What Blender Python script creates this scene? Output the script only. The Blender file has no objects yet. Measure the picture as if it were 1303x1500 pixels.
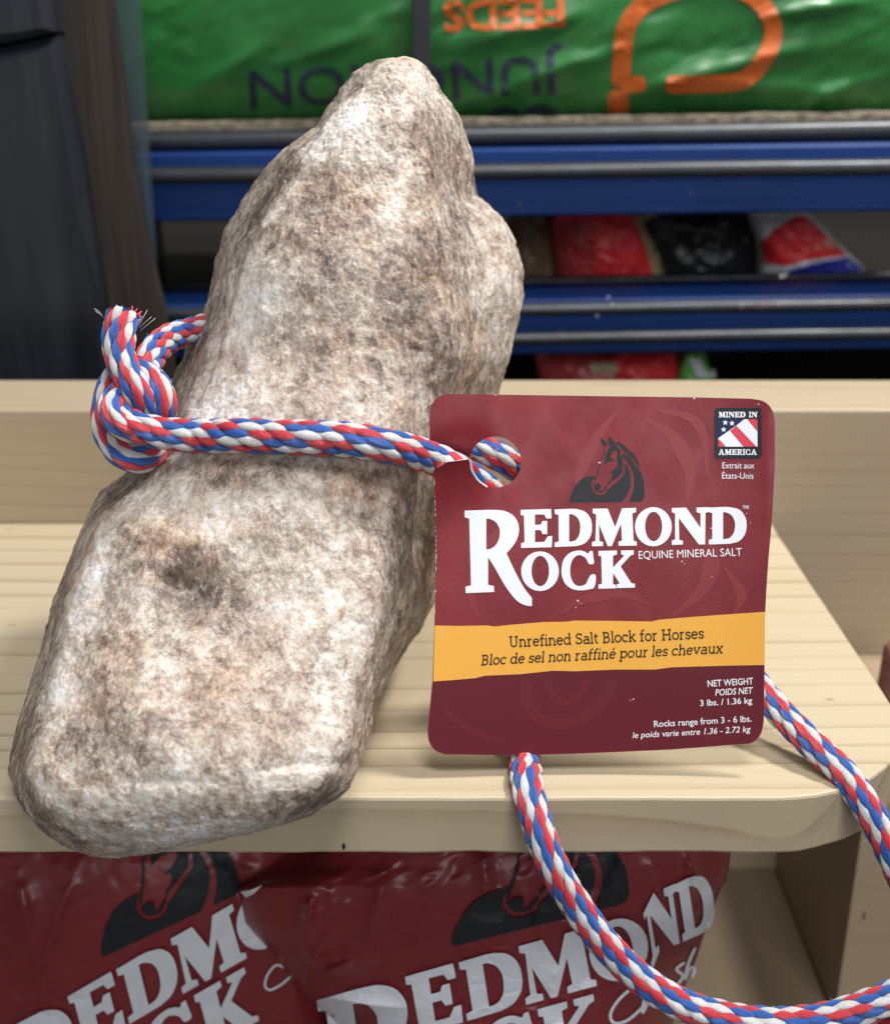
import bpy, bmesh, math, random
import numpy as np
from mathutils import Vector
R = math.radians
random.seed(7)
rng = np.random.default_rng(11)
SC = bpy.context.scene
COL = SC.collection

# ------------------------------------------------------------------ camera
F, CX, CY = 1800.0, 651.5, 750.0          # focal length and centre in photo pixels
PITCH = R(21.2)
CAM = np.array([0.0, -0.299, 0.204])
cd = bpy.data.cameras.new("camera")
cam = bpy.data.objects.new("camera", cd); COL.objects.link(cam)
cam.location = CAM; cam.rotation_euler = (R(90) - PITCH, 0, 0)
cd.sensor_fit = 'VERTICAL'; cd.sensor_height = 36; cd.lens = F / 1500 * 36
cd.clip_start = 0.01; cd.clip_end = 50
cd.dof.use_dof = True; cd.dof.focus_distance = 0.355; cd.dof.aperture_fstop = 12.0
SC.camera = cam
SC.render.resolution_x = 889; SC.render.resolution_y = 1024

# ------------------------------------------------------------------ world, lamps, exposure
w = bpy.data.worlds.new("World"); SC.world = w; w.use_nodes = True
w.node_tree.nodes["Background"].inputs[0].default_value = (0.93, 0.96, 1.0, 1)
w.node_tree.nodes["Background"].inputs[1].default_value = 0.24
def area(name, loc, target, size, size_y, power, col):
    l = bpy.data.lights.new(name, 'AREA'); l.shape = 'RECTANGLE'; l.size = size; l.size_y = size_y
    l.energy = power; l.color = col
    o = bpy.data.objects.new(name, l); COL.objects.link(o); o.location = loc
    o.rotation_euler = (Vector(target) - Vector(loc)).to_track_quat('-Z', 'Y').to_euler()
    return o
area("ceiling_lamp", (0.46, 0.22, 0.95), (0.0, 0.05, 0.05), 0.13, 0.13, 12.0, (1.0, 0.98, 0.95))
area("aisle_lamp", (0.16, -0.48, 1.40), (0.0, 0.05, 0.05), 0.5, 0.35, 15.0, (0.97, 0.98, 1.0))
area("far_fill", (0.5, -2.3, 1.0), (0.1, 0.3, 0.05), 1.3, 0.6, 15.0, (0.96, 0.98, 1.0))  # added frontal fill to brighten the rack pouches, no lamp known there
SC.view_settings.view_transform = 'Standard'; SC.view_settings.look = 'None'
SC.view_settings.exposure = 0.0; SC.view_settings.gamma = 1.0

# ------------------------------------------------------------------ projection helpers
def ray(px, py):
    px = np.asarray(px, float); py = np.asarray(py, float)
    a = (px - CX) / F; b = -(py - CY) / F
    return np.stack([a, math.cos(PITCH) + b * math.sin(PITCH), -math.sin(PITCH) + b * math.cos(PITCH)], -1)
def at_depth(px, py, z):
    return CAM + ray(px, py) * np.asarray(z, float)[..., None]
def at_Y(px, py, Y):
    r = ray(px, py); return CAM + r * ((np.asarray(Y, float) - CAM[1]) / r[..., 1])[..., None]
def depth_of_Y(py, Y):
    return (Y - CAM[1]) / (math.cos(PITCH) - (py - CY) / F * math.sin(PITCH))
def depth_of_Z(py, Z):
    return (Z - CAM[2]) / (-math.sin(PITCH) - (py - CY) / F * math.cos(PITCH))

# ------------------------------------------------------------------ numpy noise
PERM = rng.permutation(256).astype(np.int64); PERM = np.concatenate([PERM, PERM, PERM])
GR = rng.normal(size=(256, 3)); GR /= np.linalg.norm(GR, axis=1)[:, None]
def noise(p):
    i = np.floor(p).astype(np.int64); f = p - i; i &= 255
    u = f * f * f * (f * (f * 6 - 15) + 10)
    out = 0
    for dx in (0, 1):
        wx = u[..., 0] if dx else 1 - u[..., 0]
        for dy in (0, 1):
            wy = u[..., 1] if dy else 1 - u[..., 1]
            for dz in (0, 1):
                wz = u[..., 2] if dz else 1 - u[..., 2]
                g = GR[PERM[PERM[PERM[(i[..., 0] + dx) & 255] + ((i[..., 1] + dy) & 255)] + ((i[..., 2] + dz) & 255)]]
                d = g[..., 0] * (f[..., 0] - dx) + g[..., 1] * (f[..., 1] - dy) + g[..., 2] * (f[..., 2] - dz)
                out = out + wx * wy * wz * d
    return out * 1.6
def fbm(p, o=4, gain=0.5):
    s = 0; a = 1
    for k in range(o):
        s = s + a * noise(p * 2 ** k + 17.3 * k); a *= gain
    return s
def ridged(p, o=3):
    s = 0; a = 1
    for k in range(o):
        s = s + a * (1 - 2 * np.abs(noise(p * 2 ** k + 5.1 * k))); a *= 0.5
    return s

# ------------------------------------------------------------------ object helpers
BASE = {}
def tag(o, label, cat, group=None):
    o['label'] = label; o['category'] = cat
    if group: o['group'] = group
def thing(name, loc, label, cat, group=None):
    o = bpy.data.objects.new(name, None); COL.objects.link(o); o.location = loc
    o.empty_display_size = 0.02
    tag(o, label, cat, group); BASE[o.name] = np.array(loc, float); return o
def base_of(o):
    while o.parent is not None: o = o.parent
    return BASE.get(o.name, np.zeros(3))
def mesh(name, verts, faces, mats, parent=None, loc=None, smooth=True, uv=None, midx=None, kind=None):
    verts = np.asarray(verts, float).reshape(-1, 3)
    b = base_of(parent) if parent is not None else np.array(loc if loc is not None else (0, 0, 0), float)
    me = bpy.data.meshes.new(name)
    me.from_pydata((verts - b).tolist(), [], faces if isinstance(faces, list) else faces.tolist())
    for m in (mats if isinstance(mats, (list, tuple)) else [mats]): me.materials.append(m)
    if smooth: me.polygons.foreach_set('use_smooth', [True] * len(me.polygons))
    if midx is not None: me.polygons.foreach_set('material_index', midx)
    if uv is not None:
        l = me.uv_layers.new(name='UVMap'); vi = np.zeros(len(me.loops), int); me.loops.foreach_get('vertex_index', vi)
        l.data.foreach_set('uv', np.asarray(uv, float)[vi].ravel())
    me.update()
    o = bpy.data.objects.new(name, me); COL.objects.link(o)
    if parent is not None: o.parent = parent
    else: o.location = b; BASE[o.name] = b
    if kind: o['kind'] = kind
    return o
def grid_faces(n, m, wrap=False, flip=False):
    i = np.arange(n - 1)[:, None]; j = np.arange(m if wrap else m - 1)[None, :]; j2 = (j + 1) % m
    a = i * m + j; b = i * m + j2; c = (i + 1) * m + j2; d = (i + 1) * m + j
    f = np.stack([a, b, c, d] if not flip else [d, c, b, a], -1).reshape(-1, 4)
    return f.tolist()
def box(name, lo, hi, mat, parent=None, bev=0.0008, loc=None, seg=2, kind=None):
    bm = bmesh.new(); bmesh.ops.create_cube(bm, size=1)
    lo = Vector(lo); hi = Vector(hi); b = Vector(base_of(parent)) if parent is not None else Vector(loc if loc is not None else (0, 0, 0))
    for v in bm.verts:
        v.co = Vector([lo[k] if v.co[k] < 0 else hi[k] for k in range(3)]) - b
    if bev: bmesh.ops.bevel(bm, geom=list(bm.edges), offset=bev, segments=seg, affect='EDGES', profile=0.6)
    me = bpy.data.meshes.new(name); bm.to_mesh(me); bm.free(); me.materials.append(mat)
    o = bpy.data.objects.new(name, me); COL.objects.link(o)
    if parent is not None: o.parent = parent
    else: o.location = b; BASE[o.name] = np.array(b)
    if kind: o['kind'] = kind
    return o
def tube(name, pts, rad, mat, parent=None, n=16, loc=None):
    pts = np.asarray(pts, float); m = len(pts); rad = np.broadcast_to(rad, (m,))
    T = np.gradient(pts, axis=0); T /= np.linalg.norm(T, axis=1)[:, None]
    up = np.array([0, 0, 1.0]) if abs(T[0][2]) < 0.9 else np.array([1.0, 0, 0])
    N = np.zeros_like(T); v = up
    for k in range(m):
        v = v - T[k] * v.dot(T[k]); v /= np.linalg.norm(v); N[k] = v
    B = np.cross(T, N); a = np.linspace(0, 2 * math.pi, n, endpoint=False)
    V = pts[:, None] + rad[:, None, None] * (np.cos(a)[None, :, None] * N[:, None] + np.sin(a)[None, :, None] * B[:, None])
    V = V.reshape(-1, 3); f = grid_faces(m, n, wrap=True, flip=True)
    f += [list(range(n)), list(range((m - 1) * n, m * n))[::-1]]
    return mesh(name, V, f, mat, parent, loc)

# ------------------------------------------------------------------ material helpers
class NT:
    def __init__(s, name, color=(0.5, 0.5, 0.5), rough=0.5, **kw):
        s.m = bpy.data.materials.new(name); s.m.use_nodes = True; s.t = s.m.node_tree; s.b = s.t.nodes["Principled BSDF"]
        s.b.inputs["Base Color"].default_value = (*color, 1); s.b.inputs["Roughness"].default_value = rough
        for k, v in kw.items(): s.b.inputs[k].default_value = v
    def n(s, typ, **kw):
        nd = s.t.nodes.new(typ)
        for k, v in kw.items():
            if k.startswith('_'): nd.inputs[k[1:].replace('_', ' ')].default_value = v
            else: setattr(nd, k, v)
        return nd
    def l(s, a, b): s.t.links.new(a, b)
    def coord(s, scale=(1, 1, 1), loc=(0, 0, 0), rot=(0, 0, 0), out='Object'):
        c = s.n('ShaderNodeTexCoord'); mp = s.n('ShaderNodeMapping')
        mp.inputs['Scale'].default_value = scale; mp.inputs['Location'].default_value = loc; mp.inputs['Rotation'].default_value = rot
        s.l(c.outputs[out], mp.inputs[0]); return mp.outputs[0]
    def noise(s, co, scale, detail=4, rough=0.55, dist=0.0):
        nd = s.n('ShaderNodeTexNoise'); nd.inputs['Scale'].default_value = scale; nd.inputs['Detail'].default_value = detail
        nd.inputs['Roughness'].default_value = rough; nd.inputs['Distortion'].default_value = dist
        if co is not None: s.l(co, nd.inputs['Vector'])
        return nd.outputs['Fac']
    def ramp(s, x, stops):
        r = s.n('ShaderNodeValToRGB'); e = r.color_ramp.elements
        while len(e) < len(stops): e.new(0.5)
        for k, (p, c) in enumerate(stops):
            e[k].position = p; e[k].color = (*c, 1) if isinstance(c, (tuple, list)) else (c, c, c, 1)
        s.l(x, r.inputs[0]); return r.outputs[0]
    def mix(s, f, a, b, typ='MIX'):
        m = s.n('ShaderNodeMix', data_type='RGBA', blend_type=typ)
        for v, k in ((f, 0), (a, 6), (b, 7)):
            if isinstance(v, (int, float)): m.inputs[k].default_value = v
            elif isinstance(v, tuple): m.inputs[k].default_value = (*v, 1)
            else: s.l(v, m.inputs[k])
        return m.outputs[2]
    def math(s, op, a, b=0.0):
        m = s.n('ShaderNodeMath', operation=op)
        for v, k in ((a, 0), (b, 1)):
            if isinstance(v, (int, float)): m.inputs[k].default_value = v
            else: s.l(v, m.inputs[k])
        return m.outputs[0]
    def attr(s, name):
        return s.n('ShaderNodeAttribute', attribute_name=name).outputs['Fac']
    def col(s, x): s.l(x, s.b.inputs['Base Color'])
    def rgh(s, x): s.l(x, s.b.inputs['Roughness'])
    def bump(s, h, dist, strength=1.0):
        b = s.n('ShaderNodeBump'); b.inputs['Distance'].default_value = dist; b.inputs['Strength'].default_value = strength
        s.l(h, b.inputs['Height']); s.l(b.outputs[0], s.b.inputs['Normal']); return b

def pine(name, base=(0.60, 0.44, 0.25), late=(0.40, 0.25, 0.12), pith=(0, 0.06, -0.05), scale=52, amount=0.55, grey=0.0, stretch=0.12):
    t = NT(name, rough=0.55)
    co = t.coord((stretch, 1, 1), pith)
    warp = t.noise(co, 9, 2)
    wv = t.n('ShaderNodeTexWave', wave_type='RINGS', rings_direction='X', wave_profile='SAW')
    wv.inputs['Scale'].default_value = scale; wv.inputs['Distortion'].default_value = 11.0; wv.inputs['Detail'].default_value = 2
    wv.inputs['Detail Scale'].default_value = 0.45; wv.inputs['Detail Roughness'].default_value = 0.4
    t.l(co, wv.inputs[0])
    ring = t.ramp(wv.outputs['Fac'], [(0.0, 0.05), (0.72, 0.10), (0.90, 0.55), (0.965, 1.0), (1.0, 0.05)])
    fib = t.noise(t.coord((14, 900, 900)), 1.0, 3, 0.6)
    blot = t.noise(t.coord((3, 14, 14)), 1.6, 3)
    msk = t.ramp(t.noise(t.coord((0.6, 22, 22), (3, 1, 2)), 1.0, 3, 0.6), [(0.40, 0.12), (0.58, 1.0)])
    ring = t.math('MULTIPLY', ring, msk)
    k = t.math('MULTIPLY', ring, t.math('ADD', t.math('MULTIPLY', blot, amount * 1.3), amount * 0.25))
    c = t.mix(k, base, late)
    c = t.mix(t.math('MULTIPLY', t.ramp(fib, [(0.35, 0), (0.75, 1)]), 0.22), c, tuple(x * 0.72 for x in base))
    c = t.mix(t.math('MULTIPLY', t.ramp(blot, [(0.4, 0), (0.7, 1)]), 0.28), c, (base[0] * 0.86, base[1] * 0.80, base[2] * 0.74))
    spk = t.noise(t.coord((60, 220, 220)), 1.0, 2, 0.5)
    c = t.mix(t.ramp(spk, [(0.73, 0), (0.79, 0.5)]), c, (0.20, 0.11, 0.05))
    t.col(c)
    saw = t.noise(t.coord((1500, 60, 25)), 1.0, 2)
    h = t.math('ADD', t.math('MULTIPLY', fib, 0.6), t.math('ADD', t.math('MULTIPLY', ring, 0.5), t.math('MULTIPLY', saw, 0.35)))
    t.bump(h, 0.00012, 0.8)
    return t.m
M = {}
M['pine'] = pine('pine_board', base=(0.51, 0.425, 0.285), late=(0.33, 0.235, 0.14), pith=(0.3, -0.22, -0.76), scale=30, amount=1.5)
M['pine_back'] = pine('pine_back', base=(0.43, 0.345, 0.235), late=(0.28, 0.20, 0.12), pith=(0.1, -0.16, -1.02), scale=44, amount=0.75)
M['pine_rail'] = pine('pine_rail', base=(0.46, 0.375, 0.25), late=(0.36, 0.27, 0.165), pith=(0.5, -0.25, -0.90), scale=40, amount=0.6)
M['plywood'] = pine('plain_board', base=(0.17, 0.125, 0.078), late=(0.13, 0.09, 0.05), pith=(0.1, 0.2, 0.4), scale=22, amount=0.3)
M['plywood_light'] = pine('plain_board_light', base=(0.36, 0.275, 0.175), late=(0.34, 0.22, 0.12), pith=(0.1, 0.1, 0.8), scale=16, amount=0.3)

# ---- rock
t = NT('rock_salt', rough=0.62)
co = t.coord()
stre = t.coord((1, 1, 0.45), rot=(R(-30), R(-22), 0))
fine = t.noise(stre, 300, 6, 0.75, 0.3)
vfine = t.noise(co, 1300, 3, 0.7)
v1 = t.noise(co, 62, 10, 0.80, 0.25)
v2 = t.noise(stre, 240, 7, 0.88, 0.4)
v = t.math('ADD', t.math('MULTIPLY', v1, 0.50), t.math('MULTIPLY', v2, 0.64))
v = t.math('ADD', v, t.math('MULTIPLY', t.attr('white'), 0.125))
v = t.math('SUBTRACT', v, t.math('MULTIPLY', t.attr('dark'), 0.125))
v = t.math('SUBTRACT', v, t.math('ADD', t.math('MULTIPLY', t.attr('tan'), 0.06), 0.012))
c = t.ramp(v, [(0.36, (0.085, 0.066, 0.054)), (0.45, (0.26, 0.195, 0.155)), (0.515, (0.43, 0.345, 0.275)), (0.575, (0.58, 0.495, 0.405)), (0.64, (0.70, 0.635, 0.56)), (0.74, (0.88, 0.87, 0.86))])
c0 = t.noise(co, 90, 3); 
vor = t.n('ShaderNodeTexVoronoi', feature='F1'); vor.inputs['Scale'].default_value = 230
wco = t.n('ShaderNodeMix', data_type='VECTOR'); wco.inputs[0].default_value = 0.006
nzc = t.n('ShaderNodeTexNoise'); nzc.inputs['Scale'].default_value = 300; nzc.inputs['Detail'].default_value = 4; t.l(co, nzc.inputs['Vector'])
t.l(co, wco.inputs[4]); t.l(nzc.outputs['Color'], wco.inputs[5]); t.l(wco.outputs[1], vor.inputs['Vector'])
cellv = t.n('ShaderNodeSeparateColor'); t.l(vor.outputs['Color'], cellv.inputs[0])
vv = t.math('ADD', v, t.math('MULTIPLY', t.math('SUBTRACT', cellv.outputs[0], 0.5), 0.070))
c = t.ramp(vv, [(0.36, (0.085, 0.066, 0.054)), (0.45, (0.24, 0.18, 0.145)), (0.515, (0.42, 0.345, 0.285)), (0.575, (0.585, 0.515, 0.44)), (0.64, (0.725, 0.68, 0.625)), (0.72, (0.86, 0.85, 0.84))])
hue = t.noise(t.coord(loc=(2, 5, 1)), 34, 6, 0.7, 0.6)
warmf = t.math('ADD', t.ramp(hue, [(0.50, 0), (0.66, 0.75)]), t.math('MULTIPLY', t.attr('tan'), 0.60))
c = t.mix(warmf, c, t.mix(1.0, c, (0.95, 0.78, 0.66), 'MULTIPLY'))
coolf = t.ramp(hue, [(0.30, 0.6), (0.46, 0.0)])
c = t.mix(coolf, c, t.mix(1.0, c, (0.90, 0.91, 0.95), 'MULTIPLY'))
grain = t.noise(stre, 560, 5, 0.85, 0.3)
c = t.mix(t.ramp(grain, [(0.36, 0.62), (0.47, 0.0)]), c, t.mix(1.0, c, (0.50, 0.43, 0.38), 'MULTIPLY'))
c = t.mix(t.ramp(grain, [(0.55, 0.0), (0.66, 0.55)]), c, (0.80, 0.745, 0.67))
rust = t.ramp(t.noise(t.coord(loc=(3, 1, 2)), 190, 3, 0.5), [(0.70, 0), (0.78, 0.8)])
c = t.mix(rust, c, (0.42, 0.17, 0.07))
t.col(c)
t.rgh(t.mix(t.ramp(cellv.outputs[1], [(0.90, 0), (0.94, 1)]), t.ramp(fine, [(0.3, 0.75), (0.7, 0.45)]), (0.14, 0.14, 0.14)))
facet = t.math('MULTIPLY', cellv.outputs[2], 0.28)
hh = t.math('ADD', facet, t.math('ADD', t.math('MULTIPLY', fine, 1.0), t.math('MULTIPLY', vfine, 0.40)))
t.bump(hh, 0.0007, 0.75)
t.b.inputs['Subsurface Weight'].default_value = 0.07; t.b.inputs['Subsurface Radius'].default_value = (1.0, 0.75, 0.6); t.b.inputs['Subsurface Scale'].default_value = 0.0035
M['rock'] = t.m

# ---- rope yarns
def yarn(name, col, rough=0.42):
    t = NT(name, col, rough)
    uv = t.coord((1, 1, 1), out='UV')
    wv = t.n('ShaderNodeTexWave', wave_type='BANDS', bands_direction='Y', wave_profile='SIN')
    wv.inputs['Scale'].default_value = 2.3; wv.inputs['Distortion'].default_value = 2.2; wv.inputs['Detail'].default_value = 2; wv.inputs['Detail Scale'].default_value = 1.2
    t.l(uv, wv.inputs[0])
    nz = t.noise(t.coord((1.2, 9, 1), out='UV'), 2.0, 3, 0.6)
    h = t.math('ADD', t.math('MULTIPLY', wv.outputs['Fac'], 0.6), nz)
    t.bump(h, 0.00035, 0.8)
    pale = tuple(min(1, x * 1.12 + 0.02) for x in col); dark = tuple(x * 0.85 for x in col)
    c = t.mix(t.ramp(nz, [(0.3, 0), (0.7, 1)]), dark, pale)
    c = t.mix(t.ramp(wv.outputs['Fac'], [(0.1, 0.35), (0.5, 0.0)]), c, tuple(x * 0.5 for x in col))
    t.col(c)
    t.b.inputs['Sheen Weight'].default_value = 0.15; t.b.inputs['Sheen Roughness'].default_value = 0.4
    t.b.inputs['Specular IOR Level'].default_value = 0.6
    return t.m
M['y_red'] = yarn('red_yarn', (0.80, 0.028, 0.050)); M['y_white'] = yarn('white_yarn', (0.93, 0.91, 0.87)); M['y_blue'] = yarn('blue_yarn', (0.006, 0.125, 0.54))
M['core'] = NT('rope_core', (0.02, 0.02, 0.06), 0.9).m

# ---- tag prints
t = NT('tag_red_print', (0.20, 0.022, 0.030), 0.32)
n1 = t.noise(t.coord(), 30, 4, 0.6, 1.2); n2 = t.noise(t.coord(), 1400, 2)
c = t.mix(t.ramp(n1, [(0.38, 0), (0.62, 1)]), (0.205, 0.020, 0.028), (0.265, 0.030, 0.036))
spk = t.noise(t.coord(loc=(1, 2, 3)), 420, 2, 0.4)
t.col(c); t.bump(n2, 0.00005, 0.6)
t.rgh(t.ramp(t.noise(t.coord(), 120, 4), [(0.3, 0.28), (0.7, 0.42)]))
M['tagred'] = t.m
M['tagred_low'] = NT('tag_dark_red_print', (0.135, 0.014, 0.024), 0.34).m
M['tagsoft'] = NT('tag_pale_red_print', (0.262, 0.032, 0.038), 0.33).m
M['tagsoft_low'] = NT('tag_mid_red_print', (0.155, 0.017, 0.027), 0.34).m
t = NT('tag_yellow_print', (0.93, 0.46, 0.070), 0.42)
t.bump(t.noise(t.coord(), 900, 3), 0.00005, 0.6)
M['yellow'] = t.m
M['paper'] = NT('paper_edge', (0.80, 0.76, 0.74), 0.8).m
M['white'] = NT('white_print', (0.90, 0.92, 0.95), 0.35).m
M['black'] = NT('black_print', (0.018, 0.02, 0.024), 0.38).m
M['blackbrown'] = NT('dark_text_print', (0.035, 0.025, 0.015), 0.45).m
M['navy'] = NT('navy_print', (0.012, 0.02, 0.085), 0.4).m
M['flagred'] = NT('flag_red_print', (0.72, 0.035, 0.07), 0.4).m

# ---- plastics and metals of the background
def film(name, a, b, rough=0.33, sc=14, bump=0.0012):
    t = NT(name, a, rough)
    n1 = t.noise(t.coord((1, 1, 1)), sc, 4, 0.55, 0.8)
    t.col(t.mix(t.ramp(n1, [(0.35, 0), (0.65, 1)]), a, b))
    t.bump(t.noise(t.coord((1, 1, 2.2)), sc * 2.2, 3, 0.5, 1.5), bump, 0.9)
    return t.m
M['bagred'] = film('red_bag_film', (0.20, 0.020, 0.026), (0.27, 0.032, 0.038), 0.36, 9, 0.00025)
M['bagwhite'] = NT('bag_white_print', (0.80, 0.83, 0.88), 0.35).m
M['bagblack'] = NT('bag_black_print', (0.022, 0.024, 0.028), 0.5).m
M['feedgreen'] = film('green_feed_film', (0.016, 0.125, 0.026), (0.035, 0.21, 0.050), 0.32, 4, 0.0006)
M['feednavy'] = NT('feed_navy_print', (0.018, 0.03, 0.055), 0.45).m
M['feedorange'] = NT('feed_orange_print', (0.52, 0.105, 0.012), 0.42).m
M['bluemetal'] = film('blue_paint', (0.005, 0.027, 0.125), (0.007, 0.034, 0.155), 0.5, 12, 0.0002)
t = NT('black_wire', (0.030, 0.032, 0.038), 0.36, Metallic=0.25)
t.bump(t.noise(t.coord((30, 300, 300)), 1, 3), 0.0004, 0.7)
rs = t.noise(t.coord((1, 1, 1)), 60, 3)
t.col(t.mix(t.ramp(rs, [(0.66, 0), (0.72, 0.7)]), (0.030, 0.032, 0.038), (0.16, 0.07, 0.035)))
M['blackwire'] = t.m
M['darkvoid'] = NT('dark_void_fill', (0.022, 0.018, 0.014), 0.8).m  # near-black colour stands in for the dark void behind the rack
M['floor'] = NT('store_floor', (0.16, 0.15, 0.14), 0.5).m
t = NT('charcoal_plastic', (0.05, 0.058, 0.075), 0.30)
v = t.noise(t.coord((9, 9, 0.9)), 1.6, 4, 0.6, 0.6)
t.col(t.mix(t.ramp(v, [(0.35, 0), (0.7, 1)]), (0.007, 0.009, 0.013), (0.036, 0.040, 0.048)))  # paler vertical streaks paint soft reflections into the colour
t.bump(v, 0.004, 0.6)
M['charcoal'] = t.m
t = NT('brown_wood_strip', (0.07, 0.045, 0.03), 0.6)
v = t.noise(t.coord((90, 90, 5)), 1.6, 4, 0.6, 0.4)
t.col(t.mix(t.ramp(v, [(0.35, 0), (0.75, 1)]), (0.011, 0.007, 0.005), (0.038, 0.025, 0.018))); t.bump(v, 0.0015, 0.7)
M['brownstrip'] = t.m
M['sleeve'] = NT('clear_blue_plastic', (0.06, 0.085, 0.10), 0.3, Alpha=0.5).m
t = NT('corrugated_card', (0.32, 0.26, 0.18), 0.9)
t.col(t.mix(t.ramp(t.noise(t.coord((160, 30, 500)), 1, 4), [(0.35, 0), (0.6, 1)]), (0.07, 0.055, 0.04), (0.30, 0.25, 0.18)))
M['card'] = t.m
def prod(name, a, rough=0.3): return film(name, a, tuple(min(1, x * 1.3 + 0.004) for x in a), rough, 16, 0.003)
M['p_red'] = prod('red_pouch_film', (0.85, 0.04, 0.05)); M['p_darkred'] = prod('dark_red_pouch_film', (0.45, 0.045, 0.05))
M['p_black'] = prod('black_pouch_film', (0.016, 0.017, 0.019)); M['p_white'] = prod('white_pouch_film', (0.8, 0.82, 0.84))
M['p_blue'] = prod('blue_pouch_film', (0.02, 0.03, 0.36)); M['p_tan'] = prod('cream_pouch_film', (0.50, 0.38, 0.22)); M['p_green'] = prod('green_pouch_film', (0.14, 0.50, 0.10))
M['p_brown'] = prod('brown_pouch_film', (0.2, 0.13, 0.08)); M['clay'] = prod('reddish_brown_paint', (0.22, 0.09, 0.07), 0.5)

# ------------------------------------------------------------------ 2D shapes -> mesh on a surface
def fill(loops, step=None, y_max=None):
    cu = bpy.data.curves.new('tmp', 'CURVE'); cu.dimensions = '2D'; cu.fill_mode = 'BOTH'
    for lp in loops:
        s = cu.splines.new('POLY'); s.points.add(len(lp) - 1); s.use_cyclic_u = True
        for p, q in zip(s.points, lp): p.co = (q[0] / 100, q[1] / 100, 0, 1)
    o = bpy.data.objects.new('tmp', cu); COL.objects.link(o)
    me = o.to_mesh(); vs = np.array([v.co[:2] for v in me.vertices]).reshape(-1, 2) * 100; fs = [list(p.vertices) for p in me.polygons]
    o.to_mesh_clear(); bpy.data.objects.remove(o); bpy.data.curves.remove(cu)
    return cut(vs, fs, step)
def cut(vs, fs, step=None, ymax=None):
    if step is None and ymax is None: return vs, fs
    bm = bmesh.new(); bv = [bm.verts.new((x, y, 0)) for x, y in vs]
    for f in fs:
        try: bm.faces.new([bv[i] for i in f])
        except ValueError: pass
    bmesh.ops.remove_doubles(bm, verts=bm.verts, dist=1e-4)
    if ymax is not None:
        g = list(bm.verts) + list(bm.edges) + list(bm.faces)
        bmesh.ops.bisect_plane(bm, geom=g, plane_co=(0, ymax, 0), plane_no=(0, 1, 0), clear_outer=True)
    if step:
        for ax in (0, 1):
            cs = [v.co[ax] for v in bm.verts]
            if not cs: continue
            k = math.ceil(min(cs) / step)
            while k * step < max(cs):
                g = list(bm.verts) + list(bm.edges) + list(bm.faces)
                co = [0, 0, 0]; no = [0, 0, 0]; co[ax] = k * step + 0.013; no[ax] = 1
                bmesh.ops.bisect_plane(bm, geom=g, plane_co=co, plane_no=no); k += 1
    bm.verts.index_update()
    v = np.array([x.co[:2] for x in bm.verts]).reshape(-1, 2); f = [[q.index for q in p.verts] for p in bm.faces]
    bm.free(); return v, f
def join2(parts):
    V = []; Fc = []; n = 0
    for v, f in parts:
        V.append(np.asarray(v).reshape(-1, 2)); Fc += [[i + n for i in q] for q in f]; n += len(v)
    return (np.concatenate(V) if V else np.zeros((0, 2))), Fc
def ribbon(pts, width, closed=False, cap=True, sub=3.0):
    """stroke of constant or per-point width as a strip of quads with round ends"""
    pts = np.asarray(pts, float); wd = np.broadcast_to(width, (len(pts),)).astype(float)
    L = np.r_[0, np.cumsum(np.linalg.norm(np.diff(pts, axis=0), axis=1))]
    n = max(2, int(L[-1] / sub) + 1); s = np.linspace(0, L[-1], n)
    P = np.stack([np.interp(s, L, pts[:, k]) for k in (0, 1)], 1); W = np.interp(s, L, wd) / 2
    if cap:
        W = W * np.sqrt(np.clip(np.minimum(s, L[-1] - s) / np.maximum(W, 1e-6) * 1.6 + 0.30, 0, 1))
    T = np.gradient(P, axis=0); T /= np.linalg.norm(T, axis=1)[:, None] + 1e-12; N = np.stack([-T[:, 1], T[:, 0]], 1)
    V = np.stack([P + N * W[:, None], P - N * W[:, None]], 1).reshape(-1, 2)
    return V, [[2 * i, 2 * i + 1, 2 * i + 3, 2 * i + 2] for i in range(n - 1)]
def smoothpts(pts, n=8, closed=False):
    pts = [np.array(p, float) for p in pts]; out = []
    m = len(pts); rngs = range(m) if closed else range(m - 1)
    for i in rngs:
        p0 = pts[(i - 1) % m] if closed or i > 0 else 2 * pts[0] - pts[1]
        p1 = pts[i]; p2 = pts[(i + 1) % m]
        p3 = pts[(i + 2) % m] if closed or i + 2 < m else 2 * pts[-1] - pts[-2]
        for k in range(n):
            u = k / n
            out.append(0.5 * ((2 * p1) + (-p0 + p2) * u + (2 * p0 - 5 * p1 + 4 * p2 - p3) * u * u + (-p0 + 3 * p1 - 3 * p2 + p3) * u ** 3))
    if not closed: out.append(pts[-1])
    return np.array(out)
def ell(cx, cy, rx, ry, a0=0, a1=360, n=28, closed=True):
    a = np.radians(np.linspace(a0, a1, n, endpoint=not closed)); return np.stack([cx + rx * np.cos(a), cy - ry * np.sin(a)], 1)
for k_ in ('bluemetal', 'bagblack', 'tagred', 'tagred_low', 'tagsoft', 'tagsoft_low', 'black', 'yellow', 'blackbrown', 'navy'):
    M[k_].node_tree.nodes['Principled BSDF'].inputs['Specular IOR Level'].default_value = 0.22
def decal(name, vf, S, off, mat, parent, smooth=False):
    v, f = vf; v = np.asarray(v).reshape(-1, 2)
    off = np.broadcast_to(off, (len(v),))
    return mesh(name, S(v[:, 0], v[:, 1], off), f, mat, parent, smooth=smooth)

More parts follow.
